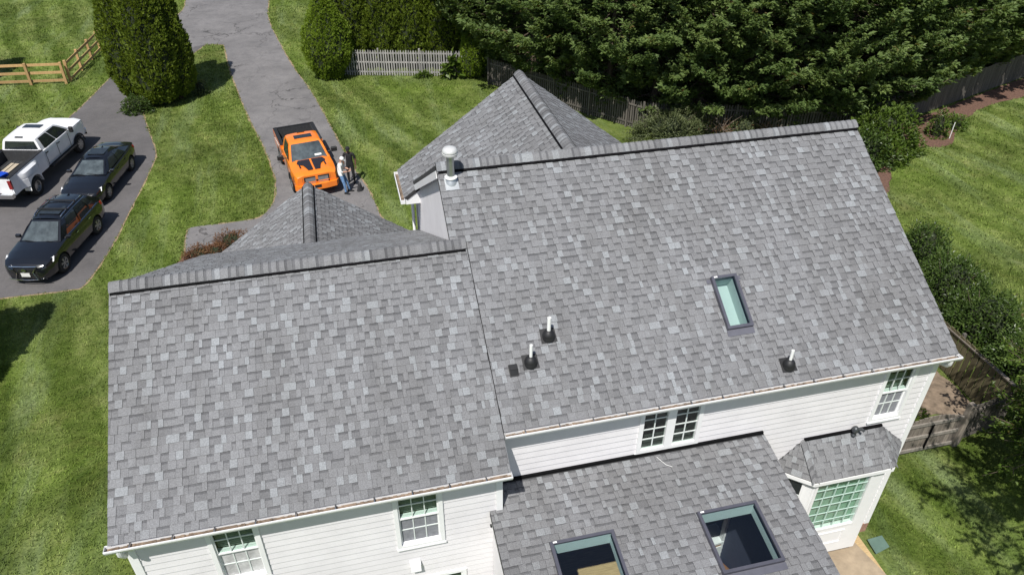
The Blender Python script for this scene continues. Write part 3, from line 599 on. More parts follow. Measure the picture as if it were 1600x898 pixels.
# eave box at the near end of the front gable's left eave
MB().slab([(1.36, 6.27, 6.62), (1.76, 6.27, 6.92), (1.76, 6.27, 6.42), (1.36, 6.27, 6.42)], (0, 1.6, 0)).build('eave_return', M['trim'], house, fixn=True)

# gutters with hangers
def gutter(x0, x1, y, z, ends=True):
    """channel along x whose back is at y and top at z, opening upward"""
    sec = [(0.0, 0.0), (0.0, -0.115), (-0.085, -0.115), (-0.10, -0.08), (-0.128, -0.035), (-0.13, 0.0), (-0.112, 0.0), (-0.110, -0.03), (-0.085, -0.075), (-0.078, -0.105), (-0.012, -0.105), (-0.012, 0.0)]
    mb = MB(); n = len(sec); vs = [(x, y + a, z + b) for x in (x0, x1) for a, b in sec]
    mb.add(vs, [(i, (i + 1) % n, (i + 1) % n + n, i + n) for i in range(n)] + [tuple(range(n - 1, -1, -1)), tuple(range(n, 2 * n))])
    if ends:
        for xa in (x0 - 0.006, x1 + 0.001): mb.slab([(xa, y, z), (xa, y, z - 0.117), (xa, y - 0.087, z - 0.117), (xa, y - 0.13, z - 0.035), (xa, y - 0.132, z + 0.001)], (0.005, 0, 0))
    g = mb.build('gutter', M['trim'], house, fixn=True)
    d = MB(); k = int((x1 - x0) / 0.06); rg = random.Random(3)
    for i in range(k):
        xa = x0 + 0.01 + (x1 - x0 - 0.02) * i / k; xb = x0 + 0.01 + (x1 - x0 - 0.02) * (i + 1) / k; h = -0.06 + rg.uniform(-0.012, 0.014); d.quad((xa, y - 0.10, z + h), (xb, y - 0.10, z + h + rg.uniform(-.006, .006)), (xb, y - 0.012, z + h), (xa, y - 0.012, z + h))
    d.build('debris', M['debris'], g)
    xx = x0 + 0.35
    while xx < x1: MB().bx((xx, y - 0.125, z - 0.012), (xx + 0.018, y + 0.01, z - 0.004)).build('hanger', M['steel'], g); xx += 0.62
    return g
g1 = gutter(XW0 - 0.05, XW1 + 0.01, ew.y - 0.014, ew.z - 0.045); g2 = gutter(XW1 + 0.03, XR1 + 0.03, em.y - 0.014, em.z - 0.045)
def spout(path, r=0.042, parent=None):
    return MB().tube(path, r, 8).build('downspout', M['trim'], parent or house, smooth=40)
gz1 = ew.z - 0.17; spout([(-4.28, ew.y - 0.07, gz1 + 0.03), (-4.28, ew.y - 0.07, gz1 - 0.08), (-4.26, ew.y + 0.02, gz1 - 0.24), (-4.36, YWG + 0.1, gz1 - 0.42), (-4.36, YWG + 0.12, 0.9)])
gz2 = em.z - 0.17; spout([(10.9, em.y - 0.07, gz2 + 0.03), (10.9, em.y - 0.07, gz2 - 0.07), (10.96, em.y + 0.02, gz2 - 0.2), (11.0, YM + 0.1, gz2 - 0.36), (11.0, YM + 0.12, 1.3)])
# front gable gutter, seen from above its left eave
fe = FL.p(0, LFL); gg = MB()
gg.bx((fe.x - 0.125, 6.25, fe.z - 0.19), (fe.x - 0.108, FY1, fe.z - 0.07)); gg.bx((fe.x - 0.108, 6.25, fe.z - 0.19), (fe.x - 0.012, FY1, fe.z - 0.175)); gg.bx((fe.x - 0.012, 6.25, fe.z - 0.19), (fe.x + 0.003, FY1, fe.z - 0.07)); gg.bx((fe.x - 0.108, 6.25, fe.z - 0.174), (fe.x - 0.013, 6.262, fe.z - 0.07)); gg.bx((fe.x - 0.108, FY1 - 0.012, fe.z - 0.174), (fe.x - 0.013, FY1, fe.z - 0.07))
gq = gg.build('gutter', M['trim'], house); MB().bx((fe.x - 0.106, 6.27, fe.z - 0.15), (fe.x - 0.014, FY1 - 0.02, fe.z - 0.14)).build('debris', M['debris'], gq)
spout([(1.62, 7.28, 6.45), (1.62, 7.28, 4.9), (1.58, 7.2, 4.75), (1.45, 7.2, 4.66)]); spout([(-4.5, 7.45, 4.7), (-4.5, 7.45, 0.2)], 0.04)
MB().bx((XW0 - 0.02, 7.41, 4.66), (-3.9, 7.50, 4.76)).build('gutter', M['trim'], house)

# windows -----------------------------------------------------------
PANE = MB().bx((-.5, -.003, -.5), (.5, .003, .5)).mesh('pane', M['glass']); BAR = MB().bx((-.5, -.5, -.5), (.5, .5, .5)).mesh('muntin', M['muntin'])
def piece(name, me, parent, c, s):
    o = bpy.data.objects.new(name, me); link(o, parent); o.location = c; o.scale = s; return o
def grid(win, x0, x1, z0, z1, y, cols, rows, bw=0.018):
    dx, dz = (x1 - x0) / cols, (z1 - z0) / rows
    for i in range(cols):
        for j in range(rows): piece('pane', PANE, win, (x0 + dx * (i + .5), y + 0.012, z0 + dz * (j + .5)), (dx - 0.002, 1, dz - 0.002))
    for i in range(1, cols): piece('muntin', BAR, win, (x0 + dx * i, y, z0 + (z1 - z0) / 2), (bw, 0.014, z1 - z0))
    for j in range(1, rows): piece('muntin', BAR, win, (x0 + (x1 - x0) / 2, y, z0 + dz * j), (x1 - x0, 0.0128, bw))
def ring(mb, x0, x1, z0, z1, ya, yb, w):
    mb.bx((x0, ya, z0), (x0 + w, yb, z1)); mb.bx((x1 - w, ya, z0), (x1, yb, z1)); mb.bx((x0 + w, ya, z0), (x1 - w, yb, z0 + w)); mb.bx((x0 + w, ya, z1 - w), (x1 - w, yb, z1))
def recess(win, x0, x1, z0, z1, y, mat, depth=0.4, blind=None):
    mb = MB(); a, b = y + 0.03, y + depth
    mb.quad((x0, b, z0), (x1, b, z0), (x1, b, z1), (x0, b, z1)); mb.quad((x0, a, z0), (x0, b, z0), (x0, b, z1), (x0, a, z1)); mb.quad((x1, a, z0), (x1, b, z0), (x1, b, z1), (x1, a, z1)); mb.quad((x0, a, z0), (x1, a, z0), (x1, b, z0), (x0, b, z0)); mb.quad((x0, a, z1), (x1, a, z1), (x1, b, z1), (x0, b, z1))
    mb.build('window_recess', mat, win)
def double_hung(w, y, label, screen, blind_h=0.55):
    x0, x1, z0, z1 = w; mb = MB(); ring(mb, x0, x1, z0, z1, y - 0.045, y + 0.03, 0.075); mb.bx((x0 - 0.015, y - 0.06, z0 - 0.03), (x1 + 0.015, y - 0.005, z0 + 0.004))
    win = mb.build('window', M['trim'], house); win['label'] = label; a, b, c, d = x0 + 0.075, x1 - 0.075, z0 + 0.075, z1 - 0.075; m = c + (d - c) * 0.5
    s = MB(); ring(s, a, b, m - 0.02, d, y - 0.012, y + 0.018, 0.028); s.build('sash', M['trim'], win); s = MB(); ring(s, a, b, c, m + 0.02, y + 0.02, y + 0.05, 0.03); s.build('sash', M['trim'], win)
    grid(win, a + 0.028, b - 0.028, m + 0.008, d - 0.028, y + 0.0, 3, 2); grid(win, a + 0.03, b - 0.03, c + 0.03, m - 0.01, y + 0.032, 3, 2)
    MB().bx((a + 0.03, y + 0.0395, c + 0.03), (b - 0.03, y + 0.0405, m - 0.01)).build('insect_screen', screen, win)
    recess(win, a - 0.02, b + 0.02, c - 0.01, d + 0.02, y, M['dark_room'])
    bl = MB(); zz = m + 0.03
    while zz < m + (d - m) * blind_h: bl.bx((a + 0.02, y + 0.11, zz), (b - 0.02, y + 0.125, zz + 0.036)); zz += 0.045
    bl.build('blind', M['blind'], win); MB().bx((a, y + 0.06, m - 0.012), (b, y + 0.10, m + 0.02)).build('sill', M['trim'], win); return win
double_hung(W1, YWG, 'left upper window of the wing with a dusty lower screen', M['screen2']); double_hung(W2, YWG, 'upper window of the wing with a dark torn spot behind its lower screen', M['screen']); double_hung(W3, YWG, 'lower window of the wing', M['screen'])
double_hung(W5, YM, 'tall window under the right end of the main eave', M['screen'])
mb = MB(); ring(mb, *W4, YM - 0.045, YM + 0.03, 0.085); xm = (W4[0] + W4[1]) / 2; mb.bx((xm - 0.085, YM - 0.044, W4[2] + 0.085), (xm + 0.085, YM + 0.03, W4[3] - 0.085)); mb.bx((W4[0] - 0.02, YM - 0.03, W4[2] - 0.06), (W4[1] + 0.02, YM - 0.005, W4[2] - 0.002))
win = mb.build('window', M['trim'], house); win['label'] = 'pair of casement windows above the lean-to roof'
grid(win, W4[0] + 0.085, xm - 0.085, W4[2] + 0.085, W4[3] - 0.085, YM - 0.004, 2, 4, 0.022); grid(win, xm + 0.085, W4[1] - 0.085, W4[2] + 0.085, W4[3] - 0.085, YM - 0.004, 2, 4, 0.022); recess(win, W4[0] + 0.06, W4[1] - 0.06, W4[2] + 0.06, W4[3] - 0.06, YM, M['dark_room'])
# bay window
yb = -3.47; bx0, bx1, bz0, bz1 = 8.47, 10.2, 1.62, 4.46; GXa, GXb, GZa, GZb = 8.60, 9.86, 2.62, 4.24
mb = MB()
for a, b, c, d in rects_minus(bx0, bx1, bz0 + 0.0, bz1, [(GXa, GXb, GZa, GZb)]): mb.bx((a, yb, c), (b, yb + 0.1, d))
mb.slab([(bx1, yb + 0.0, bz0), (10.74, YM - 0.02, bz0), (10.74, YM - 0.02, bz1), (bx1, yb + 0.0, bz1)], (-0.05, 0.06, 0)); mb.slab([(bx0, yb, bz0), (bx0, yb, bz1), (7.9, YM - 0.02, bz1), (7.9, YM - 0.02, bz0)], (0.05, 0.06, 0)); mb.poly([(bx0, yb, bz0), (bx1, yb, bz0), (10.74, YM, bz0), (7.9, YM, bz0)])
mb.bx((8.75, yb - 0.018, 1.95), (9.75, yb - 0.002, 2.0)); mb.bx((8.75, yb - 0.018, 2.36), (9.75, yb - 0.002, 2.41)); mb.bx((8.75, yb - 0.018, 2.0), (8.80, yb - 0.002, 2.36)); mb.bx((9.70, yb - 0.018, 2.0), (9.75, yb - 0.002, 2.36))
bay = mb.build('bay_window', M['trim'], house, fixn=True); bay['label'] = 'white bay window with pale green blinds under a small hipped roof'
s = MB(); ring(s, GXa - 0.05, GXb + 0.05, GZa - 0.05, GZb + 0.05, yb - 0.03, yb - 0.003, 0.055); s.build('casing', M['trim'], bay)
BAR = MB().bx((-.5, -.5, -.5), (.5, .5, .5)).mesh('muntin', plain('pale green bars', (.5, .64, .58), .5)); grid(bay, GXa, GXb, GZa, GZb, yb + 0.01, 5, 6, 0.018); MB().bx((GXa - 0.02, yb + 0.115, GZa), (GXb + 0.05, yb + 0.12, GZb)).build('blind', M['green_curtain'], bay); 
for a, b, c_, nm in ((BD, BC, (0, 0, -1), 'front'), (BF, BD, (0, 0, -1), 'left'), (BC, BE, (0, 0, -1), 'right')): MB().bar(a + Vector((0, 0, -0.075)), b + Vector((0, 0, -0.075)), 0.02, 0.09).build('fascia', M['trim'], bay)
# window on the bay's left flank
la, lb_ = Vector((bx0, yb, 0)), Vector((7.9, YM - 0.02, 0)); ld = (lb_ - la).normalized(); ln_ = Vector((-ld.y, ld.x, 0)); ln_ = ln_ if ln_.y < 0 else -ln_
def flank(d, z, o): return la + ld * d + Vector((0, 0, z)) + ln_ * o
MB().slab([flank(0.2, 2.65, .004), flank(0.55, 2.65, .004), flank(0.55, 4.2, .004), flank(0.2, 4.2, .004)], ln_ * 0.004).build('pane', plain('dark glass', (0.02, 0.025, 0.025), 0.08), bay, fixn=True)
for dd in ((0.15, 0.2), (0.55, 0.6)): MB().slab([flank(dd[0], 2.6, .003), flank(dd[1], 2.6, .003), flank(dd[1], 4.25, .003), flank(dd[0], 4.25, .003)], ln_ * 0.02).build('casing', M['trim'], bay, fixn=True)
for zz in (2.6, 3.0, 3.4, 3.8, 4.2): MB().slab([flank(0.2, zz, .006), flank(0.55, zz, .006), flank(0.55, zz + 0.03, .006), flank(0.2, zz + 0.03, .006)], ln_ * 0.012).build('muntin', M['muntin'], bay, fixn=True)
# flashing strips where lower roofs meet walls
MB().bar((1.86, YM - 0.035, 5.62), (EX1 - 0.02, YM - 0.035, 5.62), 0.06, 0.05).build('flashing', M['black'], house)
MB().bar(BA + Vector((0, -0.03, 0.03)), BB + Vector((0, -0.03, 0.03)), 0.05, 0.05).build('flashing', M['black'], house)
MB().bx((1.60, YWG - 0.05, 5.07), (1.845, YWG + 0.03, 5.12)).build('flashing', M['black'], house)
MB().tube([EP.p(4.98, 0.12, 0.03), EP.p(5.02, 0.22, 0.05), EP.p(5.1, 0.32, 0.03), EP.p(5.2, 0.38, 0.025)], 0.0045, 5).build('cable', M['pvc'], house)
# security lamp on the bay roof ridge
mb = MB(); mb.lathe([(0.0, 0.0), (0.05, 0.0), (0.055, 0.03), (0.03, 0.06), (0.03, 0.1), (0.065, 0.12), (0.07, 0.2), (0.04, 0.24), (0.0, 0.25)], (9.43, -3.06, 5.08), 12); mb.tube([(9.43, -3.06, 5.26), (9.52, -3.12, 5.30), (9.56, -3.16, 5.27)], 0.03, 8); mb.build('security_light', plain('dark grey lamp metal', (0.07, 0.075, 0.08), 0.4, 0.5), house, smooth=45)
# dryer vent hood
mb = MB(); mb.slab([(0.08, YWG - 0.016, 4.52), (0.08, YWG - 0.016, 4.32), (0.08, YWG - 0.13, 4.30), (0.08, YWG - 0.10, 4.46)], (0.19, 0, 0)); mb.build('vent_hood', M['trim'], house, fixn=True)

# skylights ---------------------------------------------------------
def skylight(pl, k, label, hole, depth, closed=False, h=0.10):
    u0, u1, t0, t1 = k; w = 0.055; mb = MB()
    def b3(a, b, c, d, h0, h1): mb.slab([pl.p(a, c, h1), pl.p(b, c, h1), pl.p(b, d, h1), pl.p(a, d, h1)], -pl.n * (h1 - h0))
    b3(u0, u0 + w, t0, t1, -0.02, h); b3(u1 - w, u1, t0, t1, -0.02, h); b3(u0 + w, u1 - w, t0, t0 + w, -0.02, h); b3(u0 + w, u1 - w, t1 - w, t1, -0.02, h)
    o = mb.build('skylight', M['frame'], house, fixn=True); o['label'] = label; g = w - 0.012
    MB().slab([pl.p(u0 + g, t0 + g, h - 0.012), pl.p(u1 - g, t0 + g, h - 0.012), pl.p(u1 - g, t1 - g, h - 0.012), pl.p(u0 + g, t1 - g, h - 0.012)], -pl.n * 0.006).build('pane', M['skyglass'], o, fixn=True)
    MB().slab([pl.p(u0 - 0.01, t1 + 0.004, 0.034), pl.p(u1 + 0.01, t1 + 0.004, 0.034), pl.p(u1 + 0.01, t1 + 0.13, 0.027), pl.p(u0 - 0.01, t1 + 0.13, 0.027)], -pl.n * 0.012).build('flashing', M['flash'], o, fixn=True)
    fl_ = MB()
    for ua, ub in ((u0 - 0.09, u0 - 0.005), (u1 + 0.005, u1 + 0.09)): fl_.slab([pl.p(ua, t0 + 0.03, 0.029), pl.p(ub, t0 + 0.03, 0.029), pl.p(ub, t0 + 0.12, 0.029), pl.p(ua, t0 + 0.12, 0.029)], -pl.n * 0.004)
    if closed: fl_.build('flashing', M['flash'], o, fixn=True)
    MB().slab([pl.p(u0 + 0.05, t0 + 0.012, h + 0.002), pl.p(u0 + 0.12, t0 + 0.012, h + 0.002), pl.p(u0 + 0.12, t0 + 0.04, h + 0.002), pl.p(u0 + 0.05, t0 + 0.04, h + 0.002)], pl.n * 0.004).build('maker_plate', M['pvc'], o, fixn=True)
    a, b, c, d = u0 + w, u1 - w, t0 + w, t1 - w; top = [pl.p(a, c, 0.05), pl.p(b, c, 0.05), pl.p(b, d, 0.05), pl.p(a, d, 0.05)]; dv = Vector((0, 0, -depth)) if not closed else -pl.n * depth; sm = MB()
    for i in range(4): sm.slab([top[i], top[(i + 1) % 4], top[(i + 1) % 4] + dv, top[i] + dv], ((top[i] + top[(i + 1) % 4]) / 2 - sum(top, Vector()) / 4).normalized() * 0.02)
    if closed: sm.slab([q + dv for q in top], -pl.n * 0.02)
    sm.build('light_shaft', M['plaster'], o, fixn=True); return o
skylight(MAIN, SKM, 'small narrow skylight on the main roof', mh, 0.36, True); skylight(EP, SK1, 'large right skylight on the lean-to roof', eh[0], 0.26); skylight(EP, SK2, 'large left skylight on the lean-to roof', eh[1], 0.26)
# the room below the two large skylights
X0, X1, Y0, Z0, Z1 = 1.78, 7.1, -6.6, 1.32, 4.9; rmx = MB()
rmx.quad((X0, Y0, Z0), (X0, -2.8, Z0), (X0, -2.8, Z1), (X0, Y0, Z1)); rmx.quad((X1, Y0, Z0), (X1, -2.8, Z0), (X1, -2.8, Z1), (X1, Y0, Z1)); rmx.quad((X0, Y0, Z0), (X1, Y0, Z0), (X1, Y0, Z1 - .3), (X0, Y0, Z1 - .3)); rmx.quad((X0, 3.0, Z0), (10.7, 3.0, Z0), (10.7, 3.0, Z1), (X0, 3.0, Z1)); rmx.quad((10.7, -2.8, Z0), (10.7, 3.0, Z0), (10.7, 3.0, Z1), (10.7, -2.8, Z1)); rmx.quad((X0, -2.8, Z0), (X0, 3.0, Z0), (X0, 3.0, Z1), (X0, -2.8, Z1)); rmx.quad((X0, -2.8, Z1 - .05), (10.7, -2.8, Z1 - .05), (10.7, 3.0, Z1 - .05), (X0, 3.0, Z1 - .05))
rmx.build('room_wall', M['navy'], house)
MB().bx((X0, Y0, Z0 - 0.05), (10.7, 3.0, Z0)).build('room_floor', wood_mat('oak floor', (0.30, 0.21, 0.11), (0.5, 0.37, 0.2), 2, (0.3, 4, 1), 0.5), house)

# pipes through the roof --------------------------------------------
def vent_pipe(u, t, h, r, label, tilt=0.0):
    b = MAIN.p(u, t, 0.02); m = MB(); pl = MAIN
    m.slab([pl.p(u - 0.14, t - 0.18, 0.026), pl.p(u + 0.14, t - 0.18, 0.026), pl.p(u + 0.15, t + 0.10, 0.030), pl.p(u - 0.15, t + 0.10, 0.030)], -pl.n * 0.008)
    m.lathe([(0.0, -0.03), (0.115, -0.03), (0.118, 0.03), (0.112, 0.045), (0.118, 0.06), (0.108, 0.10), (0.09, 0.135), (0.06, 0.165), (r + 0.01, 0.175), (0.0, 0.175)], b, 18)
    o = m.build('vent_pipe', M['rubber'], house, smooth=40, fixn=True); o['label'] = label
    p = MB(); p.lathe([(r, 0.1), (r, h), (r * 0.78, h), (r * 0.78, h - 0.1)], b, 14); p.build('pipe', M['pvc'], o, smooth=40, fixn=True)
    return o
vent_pipe(3.08, 2.14, 0.46, 0.036, 'white plumbing vent in a black boot, the higher of the pair'); vent_pipe(2.65, 2.58, 0.44, 0.03, 'white plumbing vent in a black boot beside the small black box vent'); vent_pipe(7.46, 3.41, 0.40, 0.03, 'white plumbing vent in a black boot near the right end of the main eave')
pl = MAIN; m = MB(); m.slab([pl.p(2.25, 2.55, 0.07), pl.p(2.385, 2.55, 0.07), pl.p(2.385, 2.66, 0.09), pl.p(2.25, 2.66, 0.09)], -pl.n * 0.07); m.slab([pl.p(2.25, 2.664, 0.09), pl.p(2.385, 2.664, 0.09), pl.p(2.385, 2.75, 0.04), pl.p(2.25, 2.75, 0.04)], -pl.n * 0.035); m.slab([pl.p(2.235, 2.54, 0.03), pl.p(2.40, 2.54, 0.03), pl.p(2.40, 2.765, 0.03), pl.p(2.235, 2.765, 0.03)], -pl.n * 0.006)
o = m.build('box_vent', M['rubber'], house, fixn=True); o['label'] = 'small black box vent on the lower left of the main roof'
# flue near the ridge
b = MAIN.p(1.875, -1.36, 0.0); m = MB(); m.lathe([(0.075, -0.02), (0.075, 0.62), (0.0, 0.62)], b, 20)
fo = m.build('flue', M['steel'], house, smooth=40, fixn=True); fo['label'] = 'galvanised flue with white cap at the left end of the main ridge'
m = MB(); m.lathe([(0.09, 0.58), (0.15, 0.60), (0.155, 0.635), (0.13, 0.64), (0.13, 0.655), (0.15, 0.66), (0.15, 0.69), (0.115, 0.735), (0.06, 0.755), (0.0, 0.76)], b, 24); m.build('cap', plain('pale galvanised cap', (.6, .6, .59), .45, .2, vary=.1), fo, smooth=40, fixn=True)
m = MB(); m.lathe([(0.078, 0.10), (0.12, 0.095), (0.125, 0.12), (0.078, 0.145)], b, 24); m.build('storm_collar', M['pvc'], fo, smooth=40, fixn=True)
m = MB(); m.lathe([(0.13, -0.06), (0.10, 0.07), (0.079, 0.09)], b, 20); m.slab([MAIN.p(1.74, -1.45, 0.026), MAIN.p(2.01, -1.45, 0.026), MAIN.p(2.01, -1.16, 0.03), MAIN.p(1.74, -1.16, 0.03)], -MAIN.n * 0.008); m.build('flashing', plain('zinc flashing', (0.5, 0.52, 0.54), 0.4, 0.6), fo, smooth=40, fixn=True)

# ------------------------------------------------------------------ foliage
def unit(v): return v / np.maximum(np.linalg.norm(v, axis=-1, keepdims=True), 1e-9)
def leaves(P, D, Nn, length, width, tint, brown=None, curl=0.15):
    """one folded diamond leaf (4 verts, 1 quad) per row: base P, direction D, normal Nn"""
    n = len(P); D = unit(D); S = unit(np.cross(D, Nn)); Nn = np.cross(S, D); l = np.asarray(length).reshape(-1, 1) * np.ones((n, 1)); w = np.asarray(width).reshape(-1, 1) * np.ones((n, 1))
    a = P; b = P + D * l * 0.5 + S * w * 0.5 + Nn * l * curl * 0.4; c = P + D * l - Nn * l * curl; d = P + D * l * 0.5 - S * w * 0.5 + Nn * l * curl * 0.4
    V = np.stack([a, b, c, d], 1).reshape(-1, 3); Q = np.arange(n * 4).reshape(-1, 4)
    br = np.zeros(n) if brown is None else brown; C = np.repeat(np.stack([np.clip(tint, 0, 1), br, br * 0, br * 0 + 1], 1), 4, 0)
    return V, Q, C
def join(parts):
    V = []; Q = []; C = []; o = 0
    for v, q, c in parts: V.append(v); Q.append(q + o); C.append(c); o += len(v)
    return np.concatenate(V), np.concatenate(Q), np.concatenate(C)
def fans(P, D, Nn, size, tint, rng, k=5, spread=0.8, aspect=0.28, brown=None):
    """flat sprays: k leaves fanned about D in the plane with normal Nn"""
    D = unit(D); S = unit(np.cross(D, Nn)); out = []
    for i in range(k):
        an = ((i + 0.5) / k - 0.5) * 2 * spread; dd = D * math.cos(an) + S * math.sin(an) + rng.normal(0, 0.12, P.shape)
        ln = size * (1.0 - 0.45 * abs(an) / max(spread, 0.01)) * rng.uniform(0.8, 1.15, len(P)); nn = Nn + rng.normal(0, 0.3, P.shape)
        out.append(leaves(P + D * (size * 0.06)[:, None] * i, dd, nn, ln, ln * aspect, tint + rng.normal(0, 0.07, len(P)), brown))
    return join(out)
M['arb'] = leaf_mat('arborvitae foliage', (0.045, 0.07, 0.008), (0.125, 0.18, 0.019), (0.2, 0.255, 0.035), 0.32)
M['arb_bright'] = leaf_mat('young arborvitae foliage', (0.065, 0.11, 0.01), (0.16, 0.24, 0.022), (0.23, 0.31, 0.04), 0.32)
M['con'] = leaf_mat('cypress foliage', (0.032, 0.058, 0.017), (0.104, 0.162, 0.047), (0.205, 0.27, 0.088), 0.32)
M['shrub'] = leaf_mat('shrub leaves', (0.02, 0.042, 0.01), (0.064, 0.108, 0.024), (0.13, 0.185, 0.048), 0.3, 0.36)
M['lime'] = leaf_mat('bright leaves', (0.03, 0.055, 0.008), (0.085, 0.14, 0.02), (0.16, 0.22, 0.045), 0.35, 0.45)
M['silver'] = leaf_mat('pale variegated leaves', (0.04, 0.055, 0.02), (0.10, 0.125, 0.05), (0.2, 0.22, 0.11), 0.3, 0.5)
M['redleaf'] = leaf_mat('rusty leaves', (0.045, 0.028, 0.015), (0.15, 0.07, 0.035), (0.24, 0.14, 0.06), 0.3, 0.6)
def lumpy(theta, z, rng_off, amp=0.09, f=5):
    return 1 + amp * (np.sin(theta * f + 1.3 * z + rng_off) + 0.7 * np.sin(theta * (f * 1.7) - 2.1 * z + 2 * rng_off) + 0.6 * np.sin(3.1 * z + theta * 2 + rng_off))
def core_mesh(name, prof, nseg, off, amp, mat, parent, scale=0.86):
    vs = []; fs = []
    for z, r in prof:
        for k in range(nseg):
            th = 2 * math.pi * k / nseg; rr = r * scale * float(lumpy(np.array(th), np.array(z), off, amp)); vs.append((rr * math.cos(th), rr * math.sin(th), z))
    for i in range(len(prof) - 1):
        for k in range(nseg): fs.append((i * nseg + k, i * nseg + (k + 1) % nseg, (i + 1) * nseg + (k + 1) % nseg, (i + 1) * nseg + k))
    return vs, fs
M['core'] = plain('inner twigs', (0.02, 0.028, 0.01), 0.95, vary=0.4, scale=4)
def arborvitae(name, label, loc, columns, mat, dens=170, tear=False, size=0.2, seed=0, cat='tree', group=None, zmax=None):
    """dense upright evergreen: columns is a list of (x, y, height, radius, base_z)"""
    rng = np.random.default_rng(seed); t = empty(name, loc); tag(t, label, cat, group); parts = []; core = MB(); tr = MB()
    for ci, (cx, cy, h, r, bz) in enumerate(columns):
        prof_z = np.array([0, .06, .15, .3, .5, .7, .85, .95, 1.0]); prof_r = np.array([.62, .84, .97, 1., .9, .68, .42, .2, .03]); prof_r = np.array([.55, .62, .86, 1.02, .9, .62, .34, .13, .02]) if tear else prof_r; area = 2 * math.pi * r * h * 0.8; n = int(area * dens)
        zz = rng.uniform(0, 1, n) ** 1.1; th = rng.uniform(0, 2 * math.pi, n); rr = np.interp(zz, prof_z, prof_r) * r * lumpy(th, zz * h, ci * 2.1 + seed, 0.06, 4) * rng.uniform(0.86, 1.04, n)
        z = bz + zz * h; P = np.stack([cx + rr * np.cos(th), cy + rr * np.sin(th), z], 1); out = np.stack([np.cos(th), np.sin(th), np.zeros(n)], 1)
        if zmax is not None: k = P[:, 2] < zmax; P, out, th, zz = P[k], out[k], th[k], zz[k]; n = len(P)
        D = out * 0.55 + np.array([0, 0, 0.85]) + rng.normal(0, 0.3, (n, 3)); tang = out * 0.9 + np.stack([-np.sin(th), np.cos(th), np.zeros(n)], 1) * rng.normal(0, 0.75, n)[:, None] + np.stack([rng.normal(0, .2, n), rng.normal(0, .2, n), rng.uniform(0.1, 0.8, n)], 1)
        clump = np.sin(P[:, 0] * 7 + ci) * np.sin(P[:, 1] * 7.3) * np.sin(P[:, 2] * 6.1); tint = 0.63 + 0.18 * clump + rng.normal(0, 0.13, n)
        parts.append(fans(P - out * 0.04, D, tang, rng.uniform(0.75, 1.25, n) * size, tint, rng, 4, 0.75, 0.36))
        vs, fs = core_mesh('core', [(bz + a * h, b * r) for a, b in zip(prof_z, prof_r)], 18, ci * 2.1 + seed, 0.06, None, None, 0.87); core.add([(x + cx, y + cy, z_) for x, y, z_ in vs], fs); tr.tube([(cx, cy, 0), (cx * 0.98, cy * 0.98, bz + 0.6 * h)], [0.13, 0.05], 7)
    v, q, c = join(parts); cr = obj('crown', np_mesh('crown', v, q, mat, c), t); core.build('inner_branches', M['core'], cr); tr.build('trunk', M['bark'], t); return t
arborvitae('arborvitae', 'large dark multi-stemmed arborvitae on the grass island between the two driveways', (-10.0, 32.6, 0), [(-0.9, 0.3, 8.6, 1.25, 0.35), (0.35, -0.45, 9.2, 1.3, 0.3), (0.55, 0.95, 8.8, 1.25, 0.35), (-0.5, 1.3, 9.0, 1.25, 0.4), (1.2, 0.2, 7.6, 1.05, 0.3)], M['arb'], seed=3)
arborvitae('arborvitae', 'small bright green teardrop arborvitae at the left end of the picket fence', (-0.25, 34.3, 0), [(0, 0, 5.4, 1.42, 0.1)], M['arb_bright'], seed=5, tear=True, dens=210, size=0.17)
arborvitae('arborvitae', 'short yellow-green arborvitae at the right end of the picket fence', (8.2, 32.5, 0), [(0, 0, 3.4, 0.8, 0.1)], M['arb_bright'], seed=6, dens=220, size=0.16)
for k, (x, y, h, r) in enumerate(((1.7, 36.0, 10.5, 1.6), (3.3, 35.5, 11.0, 1.6), (5.0, 35.1, 10.7, 1.6), (6.7, 34.7, 11.1, 1.6), (8.3, 34.5, 10.6, 1.5))):
    arborvitae('arborvitae_hedge_tree', 'clipped hedge evergreen behind the picket fence, %s' % ('leftmost next to the teardrop shrub', 'second from the left', 'middle one of five', 'second from the right', 'rightmost beside the cypress row')[k], (x, y, 0), [(0, 0, h, r, 0.7)], M['arb'], seed=20 + k, dens=150, size=0.21, group='hedge evergreens behind the picket fence', zmax=6.8)
# off-frame evergreens whose shadows lie on the lawns at the left edge
arborvitae('arborvitae', 'tall arborvitae clump outside the left edge whose shadow falls by the parked cars', (-14.3, 8.3, 0.1), [(0.5, 0.9, 7.2, 1.15, 0.2), (-0.6, 0.9, 7.0, 1.2, 0.2), (-1.8, 0.4, 7.3, 1.3, 0.2), (0.2, -0.4, 6.6, 1.2, 0.2), (-1.0, -1.6, 6.4, 1.3, 0.2), (-2.4, -1.4, 6.6, 1.3, 0.2)], M['arb'], seed=31, dens=40, size=0.34)
arborvitae('arborvitae', 'tall arborvitae beyond the rail fence outside the left edge', (-22.6, 37.2, 0), [(0, 0, 8.8, 1.6, 0.3), (-1.6, -1.5, 8.4, 1.7, 0.3), (-2.6, 0.8, 8.4, 1.7, 0.3)], M['arb'], seed=32, dens=40, size=0.34)

